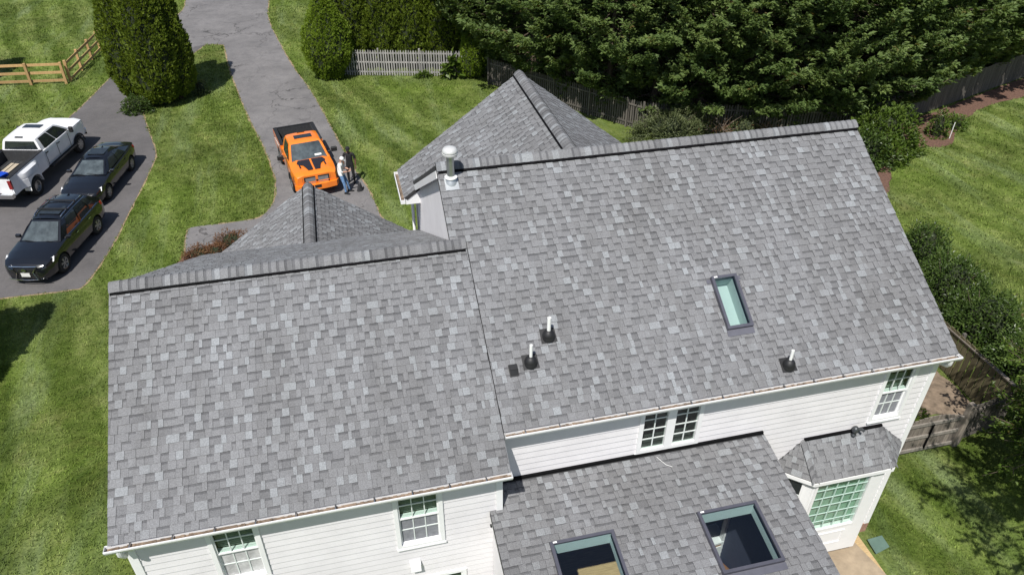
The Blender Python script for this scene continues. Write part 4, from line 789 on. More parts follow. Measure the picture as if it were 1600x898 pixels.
# cypress screen ------------------------------------------------------
def cypress_mesh(seed, h=11.0, nb=135, dead=0.0):
    rng = np.random.default_rng(seed); tw = MB(); parts = []; lv = []
    tw.tube([(0, 0, -0.1), (0.03, 0.02, h * 0.4), (0, 0, h * 0.95)], [0.24, 0.15, 0.03], 8)
    for i in range(nb):
        f = (i + rng.uniform(0, 1)) / nb; z0 = 0.45 + f ** 1.05 * (h - 1.0); Lb = float(np.interp(z0, [0.4, 1.6, 2.3, 3.2, 5.0, 8.0, h], [0.5, 0.8, 1.7, 3.2, 4.2, 3.0, 0.4])) * rng.uniform(0.6, 1.15); az = i * 2.399963 + rng.normal(0, 0.3); dx, dy = math.cos(az), math.sin(az)
        rise = rng.uniform(0.05, 0.5); pts = []
        for s in np.linspace(0, 1, 6): pts.append(np.array([dx * Lb * s, dy * Lb * s, z0 + Lb * (rise * s * s - 0.10 * math.sin(math.pi * s))]))
        tw.tube(pts, list(np.linspace(0.035, 0.006, 6)), 4, caps=False)
        pts = np.array(pts); m = int(24 + 26 * Lb); s = rng.uniform(0.28, 1.0, m) ** 0.75; idx = s * 5; i0 = np.clip(idx.astype(int), 0, 4); fr_ = (idx - i0)[:, None]; C_ = pts[i0] * (1 - fr_) + pts[i0 + 1] * fr_
        side = rng.choice([-1, 1], m) * rng.uniform(0.0, 1.0, m); wd = 0.62 * (1.12 - s) + 0.17; sd = np.array([-dy, dx, 0.0])
        P = C_ + sd * (side * wd)[:, None] + np.stack([np.zeros(m), np.zeros(m), rng.normal(0.03, 0.10, m)], 1)
        D = np.array([dx, dy, 0.0]) * 0.9 + sd * (side * 1.0)[:, None] + np.stack([rng.normal(0, .2, m), rng.normal(0, .2, m), rng.uniform(0.05, 0.75, m)], 1)
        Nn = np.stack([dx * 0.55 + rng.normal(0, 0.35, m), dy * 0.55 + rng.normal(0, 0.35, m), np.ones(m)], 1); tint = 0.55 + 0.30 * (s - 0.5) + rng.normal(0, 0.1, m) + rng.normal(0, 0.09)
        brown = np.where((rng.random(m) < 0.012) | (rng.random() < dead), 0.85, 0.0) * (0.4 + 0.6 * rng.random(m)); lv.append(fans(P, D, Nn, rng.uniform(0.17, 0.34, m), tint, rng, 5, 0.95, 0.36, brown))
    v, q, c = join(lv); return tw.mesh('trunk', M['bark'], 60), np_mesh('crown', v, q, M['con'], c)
CYP = [cypress_mesh(101), cypress_mesh(102, 10.5, 115, 0.02), cypress_mesh(103, 11.5, 125)]
cyp_spots = [(9.9, 31.7, 1.0), (11.2, 29.4, 0.98), (12.7, 27.3, 1.05), (14.3, 25.3, 1.0), (16.6, 24.2, 1.08), (18.7, 23.1, 1.0), (20.9, 22.4, 1.1), (23.1, 21.7, 1.02), (25.4, 21.1, 1.1), (27.9, 21.2, 1.02), (30.4, 22.1, 1.08), (32.9, 23.0, 1.0), (35.4, 23.9, 1.08), (38.0, 24.8, 1.02), (40.8, 25.8, 1.08), (43.6, 26.8, 1.0), (46.4, 27.9, 1.05)]
CL = ['just right of the tall clipped hedge', 'behind the left rake of the front gable roof', 'behind the peak of the front gable roof', 'whose low branch hangs over the fence beyond the gable peak', 'above the middle of the picket boards right of the gable', 'behind the right eave of the front gable roof', 'standing left of the dead brown twigs', 'with dead brown twigs low at its foot', 'above the middle of the main ridge', 'behind the right half of the main ridge', 'behind the right end of the main ridge', 'rising behind the large leafy bush', 'above the left end of the board fence at right', 'above the middle of the board fence at right', 'above the mulch bed at the right edge', 'near the top right corner, second from the edge', 'at the far top right corner']
for i, (x, y, s) in enumerate(cyp_spots):
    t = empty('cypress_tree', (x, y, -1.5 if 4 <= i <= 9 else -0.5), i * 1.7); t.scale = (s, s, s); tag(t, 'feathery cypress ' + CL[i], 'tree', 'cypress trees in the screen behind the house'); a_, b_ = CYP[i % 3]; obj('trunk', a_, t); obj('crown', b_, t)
for i, (x, y) in enumerate(((12.5, 36.5), (15.6, 33.0), (18.8, 30.5), (22.4, 28.8), (26.4, 28.0), (30.5, 28.6), (35., 30.), (39.8, 31.5), (44.6, 33.6))):
    t = empty('cypress_tree', (x, y, 0), i * 2.3 + 1); tag(t, 'cypress of the back row, %s' % ('behind the clipped hedge', 'behind the front gable peak', 'second behind the gable', 'behind the left part of the ridge', 'behind the ridge middle', 'behind the ridge right end', 'behind the leafy bush', 'behind the board fence', 'in the top right corner')[i], 'tree', 'cypress trees of the back row'); a_, b_ = CYP[(i + 1) % 3]; obj('trunk', a_, t); obj('crown', b_, t)

def dead_twigs(loc, label, seed, s=1.0):
    rng = np.random.default_rng(seed); mb = MB(); t = empty('dead_branch', loc); tag(t, label, 'branch')
    for k in range(26):
        a = rng.uniform(0, 2 * math.pi); e = np.array([math.cos(a) * rng.uniform(.3, 1.0), math.sin(a) * rng.uniform(.3, 1.0), rng.uniform(-.3, .9)]) * s; mb.tube([(0, 0, .1), e * .5 + rng.normal(0, .08, 3) + np.array([0, 0, .12]), e], [.02, .012, .004], 4, caps=False)
    mb.build('twigs', plain('dead grey twigs', (.2, .155, .12), .95, vary=.4), t); n = 240; P = rng.normal(0, .45 * s, (n, 3)) * np.array([1, 1, .5]) + np.array([0, 0, .25]); v, q, c = leaves(P, rng.normal(0, 1, (n, 3)), np.array([0, 0, 1.]) + rng.normal(0, .6, (n, 3)), rng.uniform(.06, .14, n), .035, rng.uniform(.2, .9, n)); obj('dead_leaves', np_mesh('dead_leaves', v, q, M['redleaf'], c), t)
dead_twigs((18.9, 20.6, .5), 'bundle of dead brown twigs just behind the main ridge below the cypresses', 5, 1.0); dead_twigs((21.2, 20.3, .4), 'smaller dead rusty twigs right of the bundle behind the main ridge', 6, .8)

# shrubs ---------------------------------------------------------------
def shrub(name, label, loc, rx, ry, h, mat, n=2200, leaf=0.09, seed=0, group=None, aspect=0.5, stems=6, cat='shrub', spiky=0.0):
    rng = np.random.default_rng(seed); t = empty(name, loc); tag(t, label, cat, group); u = unit(rng.normal(0, 1, (n, 3))); u[:, 2] = np.abs(u[:, 2]) * 1.0 - 0.12
    th = np.arctan2(u[:, 1], u[:, 0]); lum = lumpy(th, u[:, 2] * 3, seed * 1.7, 0.14, 4); rr = rng.uniform(0.55, 1.0, n) ** 0.45 * lum
    P = np.stack([u[:, 0] * rx * rr, u[:, 1] * ry * rr, np.maximum(0.04, h * 0.06 + u[:, 2] * h * rr * 0.93)], 1); D = unit(u + np.array([0, 0, 0.35])) + rng.normal(0, 0.55, (n, 3)); Nn = unit(u * 0.5 + np.array([0, 0, 1.0])) + rng.normal(0, 0.35, (n, 3))
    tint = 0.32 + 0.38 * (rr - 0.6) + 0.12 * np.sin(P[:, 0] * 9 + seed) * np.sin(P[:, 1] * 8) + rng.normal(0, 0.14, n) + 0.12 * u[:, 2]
    if spiky: P, D = np.concatenate([P, P * (1 + spiky)]), np.concatenate([D, D]); Nn = np.concatenate([Nn, Nn]); tint = np.concatenate([tint, tint + 0.1]); n *= 2
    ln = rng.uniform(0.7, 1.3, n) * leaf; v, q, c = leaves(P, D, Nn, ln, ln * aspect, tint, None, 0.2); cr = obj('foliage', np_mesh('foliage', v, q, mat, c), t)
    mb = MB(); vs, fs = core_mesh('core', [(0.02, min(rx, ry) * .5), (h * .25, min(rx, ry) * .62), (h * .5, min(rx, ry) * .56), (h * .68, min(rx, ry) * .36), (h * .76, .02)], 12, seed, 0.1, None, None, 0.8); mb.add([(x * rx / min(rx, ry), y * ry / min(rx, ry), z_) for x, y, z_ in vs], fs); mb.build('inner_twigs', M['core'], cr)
    st = MB()
    for k in range(stems): a = k * 2.4 + seed; st.tube([(0.05 * math.cos(a), 0.05 * math.sin(a), -0.05), (rx * .35 * math.cos(a), ry * .35 * math.sin(a), h * .5), (rx * .6 * math.cos(a), ry * .6 * math.sin(a), h * .85)], [0.022, 0.014, 0.005], 5)
    st.build('stem', M['bark'], t); return t
def G(x, y): return (x, y, float(gz(x, y)))
RB = 'evergreen shrubs in a row beside the right fence'
shrub('shrub', 'dark rounded shrub peeking past the right edge of the main roof, farthest of the row', G(21.7, 8.6), 0.95, 1.0, 1.7, M['shrub'], 4200, 0.1, 1, RB); shrub('shrub', 'dark rounded shrub past the roof edge, third from the camera', G(20.3, 5.6), 1.25, 1.25, 1.95, M['shrub'], 6200, 0.1, 2, RB)
shrub('shrub', 'large dark shrub behind the top rail of the right fence', G(19.3, 3.0), 1.4, 1.3, 2.0, M['shrub'], 7500, 0.1, 3, RB); shrub('shrub', 'dark shrub at the right edge next to the leafy tree', G(18.7, 0.6), 1.25, 1.3, 1.75, M['shrub'], 6200, 0.1, 4, RB); shrub('shrub', 'low dark shrub below the leafy tree behind the fence end', G(17.6, -1.3), 0.8, 0.8, 1.2, M['shrub'], 1600, 0.085, 44, RB)
shrub('large_bush', 'large leafy green bush at the right end of the main ridge', (26.0, 17.6, 0), 1.9, 1.7, 2.6, M['lime'], 5200, 0.2, 5, aspect=0.42); shrub('bush', 'darker green bush at the foot of the large leafy bush', (24.6, 16.6, 0), 1.2, 1.1, 1.9, M['shrub'], 2600, 0.16, 6)
shrub('bush', 'pale variegated bush just behind the main ridge', (16.6, 21.6, 0), 2.3, 1.0, 1.7, M['silver'], 4200, 0.13, 7, aspect=0.3, spiky=0.08); shrub('bush', 'small pale bush behind the ridge further right', (20.2, 20.7, 0), 1.0, 0.8, 1.3, M['silver'], 1500, 0.13, 8, aspect=0.3)
shrub('shrub', 'low rusty brown shrub beside the garage, larger and nearer the gable', (-5.0, 15.7, 0.02), 0.85, 0.6, 0.8, M['redleaf'], 1500, 0.1, 9, aspect=0.3); shrub('shrub', 'low rusty brown shrub at the lawn end of the garage bed', (-6.2, 15.2, 0.02), 0.7, 0.5, 0.55, M['redleaf'], 1100, 0.1, 10, aspect=0.3); shrub('shrub', 'low rusty brown shrub between the other two in the garage bed', (-5.6, 15.1, 0.02), 0.6, 0.5, 0.6, M['redleaf'], 900, 0.1, 19, aspect=0.3)
shrub('sapling', 'young staked sapling in the round mulch patch', (30.3, 18.7, 0), 0.55, 0.55, 1.5, M['lime'], 520, 0.15, 11, cat='sapling'); shrub('shrub', 'small loose shrub at the edge of the mulch patch', (31.9, 19.3, 0), 0.65, 0.6, 0.8, M['lime'], 500, 0.14, 12)
shrub('shrub', 'leafy green shrub at the foot of the large arborvitae', (-10.9, 31.2, 0), 0.85, 0.55, 1.0, M['shrub'], 1500, 0.12, 13); shrub('vine', 'big leaved green vine climbing the right part of the picket fence', (6.9, 32.5, 0), 0.55, 0.3, 1.5, M['lime'], 110, 0.4, 14, aspect=0.8, cat='vine'); shrub('weed', 'tuft of weeds at the foot of the picket fence', (5.2, 32.95, 0), 0.45, 0.25, 0.35, M['lime'], 160, 0.2, 15, cat='weed')
shrub('weed', 'loose weedy sprig right of the large arborvitae', (-7.75, 33.3, 0), 0.45, 0.45, 0.9, M['silver'], 180, 0.16, 16, cat='weed'); shrub('shrub', 'bright green shrub at the house corner below the bay roof', G(11.55, -1.75), 0.38, 0.5, 0.65, M['lime'], 900, 0.09, 17)
for i, (x, y) in enumerate(((12.4, -0.1), (13.6, 0.5), (12.0, 1.2), (14.6, 0.2), (15.3, 1.4))): shrub('weed', 'patch of weeds on the bare soil behind the gate, %s' % ('nearest the house', 'in the middle', 'farthest left', 'right of the middle', 'by the fence boards')[i], G(x, y), 0.45, 0.4, 0.25, M['lime'], 240, 0.09, 60 + i, cat='weed')
# broadleaf tree at the lower right
def broadleaf(name, label, loc, h, seed, nl=30, crown=2.6, leaf=0.11, lmin=1.2):
    rng = np.random.default_rng(seed); t = empty(name, loc); tag(t, label, 'tree'); mb = MB(); mb.tube([(0, 0, -0.1), (0.05, 0.05, h * .35), (0.1, -0.05, h * .7)], [0.13, 0.09, 0.04], 8); lv = []
    for i in range(nl):
        z0 = lmin + (h * 0.72 - lmin) * rng.uniform(0, 1); az = i * 2.4 + rng.normal(0, .3); Lb = crown * rng.uniform(0.55, 1.1) * (1 - 0.35 * abs(z0 / h - 0.4)); el = rng.uniform(0.12, 0.7); dirv = np.array([math.cos(az) * math.cos(el), math.sin(az) * math.cos(el), math.sin(el)]); pts = [np.array([0.04, 0.02, z0]) + dirv * Lb * s + np.array([0, 0, -0.35 * Lb * s * s * 0.5]) for s in np.linspace(0, 1, 6)]; mb.tube(pts, list(np.linspace(0.03, 0.006, 6)), 5)
        for k in range(7):
            s = rng.uniform(0.3, 1.0); b0 = pts[0] + (pts[-1] - pts[0]) * s; tw = dirv + rng.normal(0, 0.55, 3); tw /= np.linalg.norm(tw); tl = rng.uniform(0.3, 0.8); e = b0 + tw * tl + np.array([0, 0, -0.08]); mb.tube([b0, (b0 + e) / 2 + np.array([0, 0, .03]), e], [0.008, 0.006, 0.003], 4, caps=False)
            m = 22; ss = rng.uniform(0.1, 1.05, m)[:, None]; P = b0 + (e - b0) * ss + rng.normal(0, 0.05, (m, 3)); D = tw + rng.normal(0, 0.7, (m, 3)) + np.array([0, 0, -0.2]); Nn = np.array([0, 0, 1.0]) + rng.normal(0, 0.45, (m, 3)); ln = rng.uniform(0.7, 1.25, m) * leaf
            lv.append(leaves(P, D, Nn, ln, ln * 0.62, 0.45 + rng.normal(0, 0.18, m) + 0.15 * (s - 0.5), (rng.random(m) < 0.03) * 0.5, 0.22))
    v, q, c = join(lv); mb.build('trunk', M['bark'], t, smooth=60); obj('crown', np_mesh('crown', v, q, M['lime'], c), t); return t
broadleaf('leafy_tree', 'leafy broadleaf tree reaching in from the right edge over the fence and lawn', G(16.5, -2.6), 4.6, 77, nl=60, crown=2.3, lmin=0.7)
broadleaf('leafy_tree', 'tall broadleaf tree outside the lower right corner shading the lawn', G(13.9, -6.9), 11.5, 78, nl=80, crown=3.4, lmin=5.0)

# ------------------------------------------------------------------ fences
def fence_line(name, label, cat, p0, p1, h, bw, gap, mat, rails, rail_mat, post_step=2.4, thick=0.018, pointed=False, side=1, post=0.09, jit=0.012, cap=None, dz=0.03):
    p0, p1 = Vector((*p0, 0)), Vector((*p1, 0)); d = p1 - p0; Ln = d.length; d.normalize(); nrm = Vector((-d.y, d.x, 0)) * side; rg = random.Random(int(Ln * 1000)); rz = math.atan2(d.y, d.x)
    t = empty(name, (p0.x, p0.y, float(gz(p0.x, p0.y))), rz); tag(t, label, cat); mb = MB(); w = bw / 2
    if pointed: mb.slab([(-w, 0, 0), (w, 0, 0), (w, 0, 1 - 0.05), (0, 0, 1), (-w, 0, 0.95)], (0, thick * side, 0))
    else: mb.bx((-w, 0, 0), (w, thick * side, 1))
    me = mb.mesh('board', mat); bm = bmesh.new(); bm.from_mesh(me); bmesh.ops.recalc_face_normals(bm, faces=bm.faces); bm.to_mesh(me); bm.free()
    z0 = t.location.z; n = int(Ln / (bw + gap))
    for i in range(n):
        u = (i + 0.5) * Ln / n; q = p0 + d * u; o = bpy.data.objects.new('board', me); link(o, t); o.location = (u, rg.uniform(-.004, .004), float(gz(q.x, q.y)) - z0 + dz); o.scale = (1, 1, h - dz + rg.uniform(-jit, jit) * 2); o.rotation_euler = (0, rg.uniform(-jit, jit), 0)
    u = 0.0
    while u <= Ln + 0.01:
        q = p0 + d * u; zz = float(gz(q.x, q.y)) - z0; MB().bx((u - post / 2, -0.035 * side, zz - 0.1), (u + post / 2, (-0.035 - post) * side, zz + h + 0.05)).build('post', rail_mat, t, fixn=True); u += post_step
    for rzv in rails:
        a = p0; b = p1; MB().bar((0, -0.017 * side, rzv), (Ln, -0.017 * side, rzv + float(gz(p1.x, p1.y)) - z0), 0.032, 0.085).build('rail', rail_mat, t)
    if cap: MB().bar((0, 0, h + 0.03), (Ln, 0, h + 0.03 + float(gz(p1.x, p1.y)) - z0), 0.1, 0.035).build('cap_rail', cap, t)
    return t
fence_line('picket_fence', 'silvery weathered picket fence in front of the clipped hedge', 'fence', (0.2, 34.5), (7.9, 32.53), 1.62, 0.075, 0.075, M['greywood'], (0.25, 0.85, 1.4), M['greywood'], 2.5, pointed=True, side=-1)
fence_line('picket_fence', 'dark shaded picket fence under the cypresses, left stretch behind the gable peak', 'fence', (8.9, 31.0), (15.3, 22.75), 1.6, 0.09, 0.05, M['oldwood'], (0.3, 1.3), M['oldwood'], 2.4, pointed=True, side=1)
fence_line('picket_fence', 'dark shaded picket fence under the cypresses, right stretch behind the main ridge', 'fence', (15.35, 22.7), (26.1, 19.45), 1.6, 0.09, 0.05, M['oldwood'], (0.3, 1.3), M['oldwood'], 2.4, pointed=True, side=1)
fence_line('board_fence', 'grey solid board fence between the mulch bed and the cypresses at right', 'fence', (26.2, 19.45), (44.0, 25.8), 1.65, 0.15, 0.006, M['oldwood'], (0.3, 1.3), M['oldwood'], 2.4, side=-1)
fence_line('board_fence', 'mossy brown board fence with a cap rail right of the house', 'fence', (16.55, -0.75), (17.6, 6.2), 1.5, 0.2, 0.035, M['mossy'], (0.3, 1.2), M['oldwood'], 2.4, side=1, cap=M['gatewood'], jit=0.006)
# post and rail fence
def rail_fence(label, pts, group=None):
    t = empty('rail_fence', (*pts[0], 0)); tag(t, label, 'fence', group); o0 = Vector((*pts[0], 0))
    for p in pts:
        q = Vector((*p, 0)) - o0; MB().box((q.x, q.y, 0.62), (0.14, 0.14, 1.36)).build('post', M['newwood'], t)
    for a, b in zip(pts[:-1], pts[1:]):
        A_, B_ = Vector((*a, 0)) - o0, Vector((*b, 0)) - o0; d = (B_ - A_).normalized(); nrm = Vector((-d.y, d.x, 0)) * 0.085
        for zz in (0.2, 0.68, 1.16): MB().bar(A_ + nrm * -1 + Vector((0, 0, zz)) - d * .06, B_ - nrm + Vector((0, 0, zz)) + d * .06, 0.035, 0.15).build('rail', M['newwood'], t)
    return t
rail_fence('new pine three-rail fence running left from the corner post', [(-15.72, 36.65), (-17.7, 36.88), (-19.7, 37.1), (-21.7, 37.35), (-23.7, 37.6)]); rail_fence('new pine three-rail fence running away from the corner post', [(-15.55, 36.95), (-15.33, 38.9), (-15.11, 40.8), (-14.92, 42.6), (-14.75, 44.5), (-14.55, 46.4)])
# garden gate between house and fence
t = empty('garden_gate', G(13.0, -1.1)); tag(t, 'weathered grey wooden garden gate with a curved top beside the house', 'gate'); mb_n = 13
for i in range(mb_n):
    x = 0.08 + i * 0.135; hh = 1.18 + 0.18 * math.sin(math.pi * (i + 0.5) / mb_n); MB().bx((x - 0.062, 0, 0.05), (x + 0.062, 0.02, hh)).build('board', M['gatewood'], t)
for zz in (0.18, 0.66, 1.12): MB().bx((0, -0.042, zz - 0.05), (1.8, -0.002, zz + 0.05)).build('rail', wood_mat('bleached rail', (.2, .18, .155), (.36, .33, .29)), t)
MB().bar((0.9, -0.045, 0.2), (0.9, -0.045, 1.1), 0.03, 0.04, (0, 1, 0)).build('latch_bar', M['black'], t)
MB().bx((1.86, -0.06, -0.1), (2.0, 0.08, 1.55)).build('post', M['gatewood'], t); MB().bx((-0.16, -0.05, -0.1), (-0.04, 0.07, 1.4)).build('post', M['gatewood'], t)
fence_line('fence_panel', 'short dark fence panel between gate post and right fence', 'fence', (15.05, -1.0), (16.5, -0.78), 1.3, 0.14, 0.01, M['oldwood'], (0.3, 1.1), M['oldwood'], 3.0, side=1)
fence_line('fence_panel', 'short weathered fence panel between the gate and the house wall', 'fence', (11.1, -1.12), (12.8, -1.1), 1.2, 0.14, 0.01, M['gatewood'], (0.3, 1.1), M['gatewood'], 3.0, side=1)
# grass blades ------------------------------------------------------------
def grass():
    rng = np.random.default_rng(5); polys = [LANE, PAD, MULCH, PATIO, BED, GATEBED, [(-4.4, -3.6), (11., -3.6), (11., 7.2), (8.3, 7.8), (1.6, 7.8), (1.6, 10.4), (-4.3, 10.4)], [(1.5, -7), (7.4, -7), (7.4, -3.4), (1.5, -3.4)]]
    boxes = [(-13.5, -4.4, -3.5, 14, 150), (-13.5, 1, 14, 34, 60), (-26, -9, 28, 56, 28), (-7.5, 12, 10, 33, 60), (11, 24, -8, 8, 150), (17, 44, 0, 25, 50), (-9, 6, 33, 54, 30)]; out = []
    for x0, x1, y0, y1, dn in boxes:
        n = int((x1 - x0) * (y1 - y0) * dn); px = rng.uniform(x0, x1, n); py = rng.uniform(y0, y1, n); k = np.ones(n, bool)
        for p in polys: k &= ~in_poly(px, py, p)
        q = np.stack([px, py, gz(px, py)], 1)[k]; v = q - CAMV; Rm = np.array([_r2, _u2, _fwd]); c = v @ Rm.T; vis = (c[:, 2] > 0) & (np.abs(c[:, 0] / c[:, 2]) < 0.73) & (np.abs(c[:, 1] / c[:, 2]) < 0.43); out.append(np.concatenate([q[vis], np.full((vis.sum(), 1), (150 / dn) ** 0.4)], 1))
    P = np.concatenate(out); n = len(P); sc = P[:, 3]; P = P[:, :3]; V = []; C = []
    for b in range(3):
        an = rng.uniform(0, 2 * math.pi, n); ln = rng.uniform(0.035, 0.08, n) * sc; w = rng.uniform(0.009, 0.016, n) * sc; off = rng.normal(0, 0.03, (n, 2)) * sc[:, None]; base = P + np.concatenate([off, np.zeros((n, 1))], 1); lean = rng.uniform(0.3, 1.1, n); dx, dy = np.cos(an), np.sin(an)
        a = base + np.stack([-dy * w, dx * w, 0 * w], 1); b_ = base + np.stack([dy * w, -dx * w, 0 * w], 1); c = base + np.stack([dx * ln * lean, dy * ln * lean, ln], 1); V.append(np.stack([a, b_, c], 1)); tn = rng.uniform(0.72, 1.3, n); C.append(np.repeat(np.stack([tn, tn, tn * 0.95, tn * 0 + 1], 1)[:, None], 3, 1))
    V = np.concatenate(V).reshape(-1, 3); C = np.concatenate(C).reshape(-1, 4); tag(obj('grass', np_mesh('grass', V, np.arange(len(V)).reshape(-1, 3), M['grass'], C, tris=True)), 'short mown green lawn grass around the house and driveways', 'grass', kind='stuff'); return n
print('grass tufts', grass())

# ------------------------------------------------------------------ vehicles
M['blackpaint'] = paint_mat('black car paint', (0.008, 0.009, 0.012), 0.18); M['whitepaint'] = paint_mat('white truck paint', (0.84, 0.84, 0.85), 0.3); M['orange'] = paint_mat('orange truck paint', (0.88, 0.215, 0.016), 0.28)
M['carglass'] = plain('car glass', (0.022, 0.027, 0.03), 0.03, vary=0.3, spec=0.9); M['windshield'] = plain('windshield glass', (0.07, 0.085, 0.09), 0.04, vary=0.5, scale=2.5, spec=1.0)  # windshield mottling: reflected clouds put into the base colour
M['tyre'] = plain('tyre rubber', (0.018, 0.018, 0.018), 0.85); M['alloy'] = plain('alloy rim', (0.42, 0.43, 0.44), 0.3, 0.85, vary=0.1); M['chrome'] = plain('chrome', (0.72, 0.73, 0.74), 0.12, 1.0, vary=0.03)
M['lamp'] = plain('headlamp lens', (0.82, 0.83, 0.84), 0.12, 0.0, vary=0.12, scale=14, coat=1.0); M['tail'] = plain('tail lamp lens', (0.24, 0.012, 0.012), 0.12, coat=1.0); M['plastic'] = plain('black plastic trim', (0.016, 0.016, 0.017), 0.6); M['plate'] = plain('plate white', (0.75, 0.74, 0.72), 0.5, vary=0.06)
M['bedliner'] = plain('bed liner', (0.035, 0.036, 0.038), 0.75, vary=0.3, scale=9); M['matblack'] = plain('matt black stripe', (0.014, 0.014, 0.022), 0.55)
def evaluated(o, name):
    dg = bpy.context.evaluated_depsgraph_get(); me = bpy.data.meshes.new_from_object(o.evaluated_get(dg)); me.name = name; return me
def cut_arches(o, cuts, hw):
    """boolean the wheel arches out of a body"""
    for (x, z, r) in cuts:
        mb = MB(); mb.lathe([(r, -hw), (r, hw)], (x, 0, z), 28, axis='Y'); c = mb.build('cutter', M['plastic'], fixn=True); md = o.modifiers.new('b', 'BOOLEAN'); md.operation = 'DIFFERENCE'; md.object = c; md.solver = 'EXACT'; c['tmp'] = 1
    bpy.context.view_layer.update(); par = o.parent; o.parent = None; me = evaluated(o, o.name); o.modifiers.clear(); o.data = me; o.parent = par
    for c in [c for c in bpy.data.objects if c.get('tmp')]: bpy.data.objects.remove(c)
    me.set_sharp_from_angle(angle=rad(38))
def loft(name, xs_, sec, mats, parent, sharp=38):
    """sec(x) -> half section from bottom centre to top centre"""
    rows = []
    for x in xs_:
        s = sec(x); rows.append([(x, y, z) for y, z in s] + [(x, -y, z) for y, z in s[-2:0:-1]])
    n = len(rows[0]); mb = MB(); mb.add([p for r in rows for p in r], [(i * n + k, i * n + (k + 1) % n, (i + 1) * n + (k + 1) % n, (i + 1) * n + k) for i in range(len(rows) - 1) for k in range(n)] + [tuple(range(n)), tuple(range(len(rows) * n - 1, (len(rows) - 1) * n - 1, -1))])
    return mb.build(name, mats, parent, smooth=sharp, fixn=True)
def patch(name, c4, mat, parent, off=0.008, nu=6, nv=4, bulge=(0, 0, 0), inset=(0, 0, 0, 0), thick=0.0):
    """curved panel between four corners (a,b along u; d,c the far side), pushed out by off, with a bulge in the middle"""
    a, b, c, d = [Vector(p) for p in c4]; nrm = (b - a).cross(d - a).normalized(); bl = Vector(bulge); vs = []
    for j in range(nv + 1):
        for i in range(nu + 1):
            u = inset[0] + (1 - inset[0] - inset[1]) * i / nu; v = inset[2] + (1 - inset[2] - inset[3]) * j / nv; p = (a.lerp(b, u)).lerp(d.lerp(c, u), v); vs.append(p + nrm * off + bl * (4 * u * (1 - u)))
    mb = MB(); mb.add(vs, [(j * (nu + 1) + i, j * (nu + 1) + i + 1, (j + 1) * (nu + 1) + i + 1, (j + 1) * (nu + 1) + i) for j in range(nv) for i in range(nu)])
    return mb.build(name, mat, parent, smooth=180)
def wheel(parent, x, y, r, w, side, spokes=5, rim_r=0.62, rim_mat='alloy', dish=0.0):
    t = bpy.data.objects.new('wheel', None); link(t, parent); t.location = (x, y, r); mb = MB()
    mb.lathe([(rim_r * r, -w / 2), (r * 0.93, -w / 2), (r, -w * 0.34), (r, w * 0.34), (r * 0.93, w / 2), (rim_r * r, w / 2), (rim_r * r * 0.98, 0), (rim_r * r, -w / 2)], (0, 0, 0), 28, axis='Y', caps=False); mb.build('tyre', M['tyre'], t, smooth=40, fixn=True)
    rb = MB(); s = side; R_ = rim_r * r; y0 = s * (w / 2 - 0.02 - dish)
    rb.lathe([(R_ * 1.02, s * (w / 2 - 0.005)), (R_ * 0.9, s * (w / 2 - 0.02)), (R_ * 0.86, y0 - s * 0.07)], (0, 0, 0), 24, axis='Y', caps=False); rb.lathe([(R_ * 0.26, y0 - s * 0.05), (R_ * 0.22, y0 + s * 0.012), (0.01, y0 + s * 0.015)], (0, 0, 0), 14, axis='Y')
    for k in range(spokes):
        a = 2 * math.pi * k / spokes + 0.3
        for da in (-0.14, 0.14): rb.bar((R_ * 0.2 * math.cos(a), y0, R_ * 0.2 * math.sin(a)), (R_ * 0.92 * math.cos(a + da), y0 - s * 0.005, R_ * 0.92 * math.sin(a + da)), 0.035 * r / 0.36, 0.03, (0, 1, 0))
    rb.build('rim', M[rim_mat], t, smooth=30, fixn=True); hb = MB(); hb.lathe([(R_ * 0.88, y0 - s * 0.075), (R_ * 0.88, y0 - s * 0.08)], (0, 0, 0), 20, axis='Y'); hb.build('brake_disc', M['plastic'], t, fixn=True); return t
ip = lambda x, kx, ky: float(np.interp(x, kx, ky))
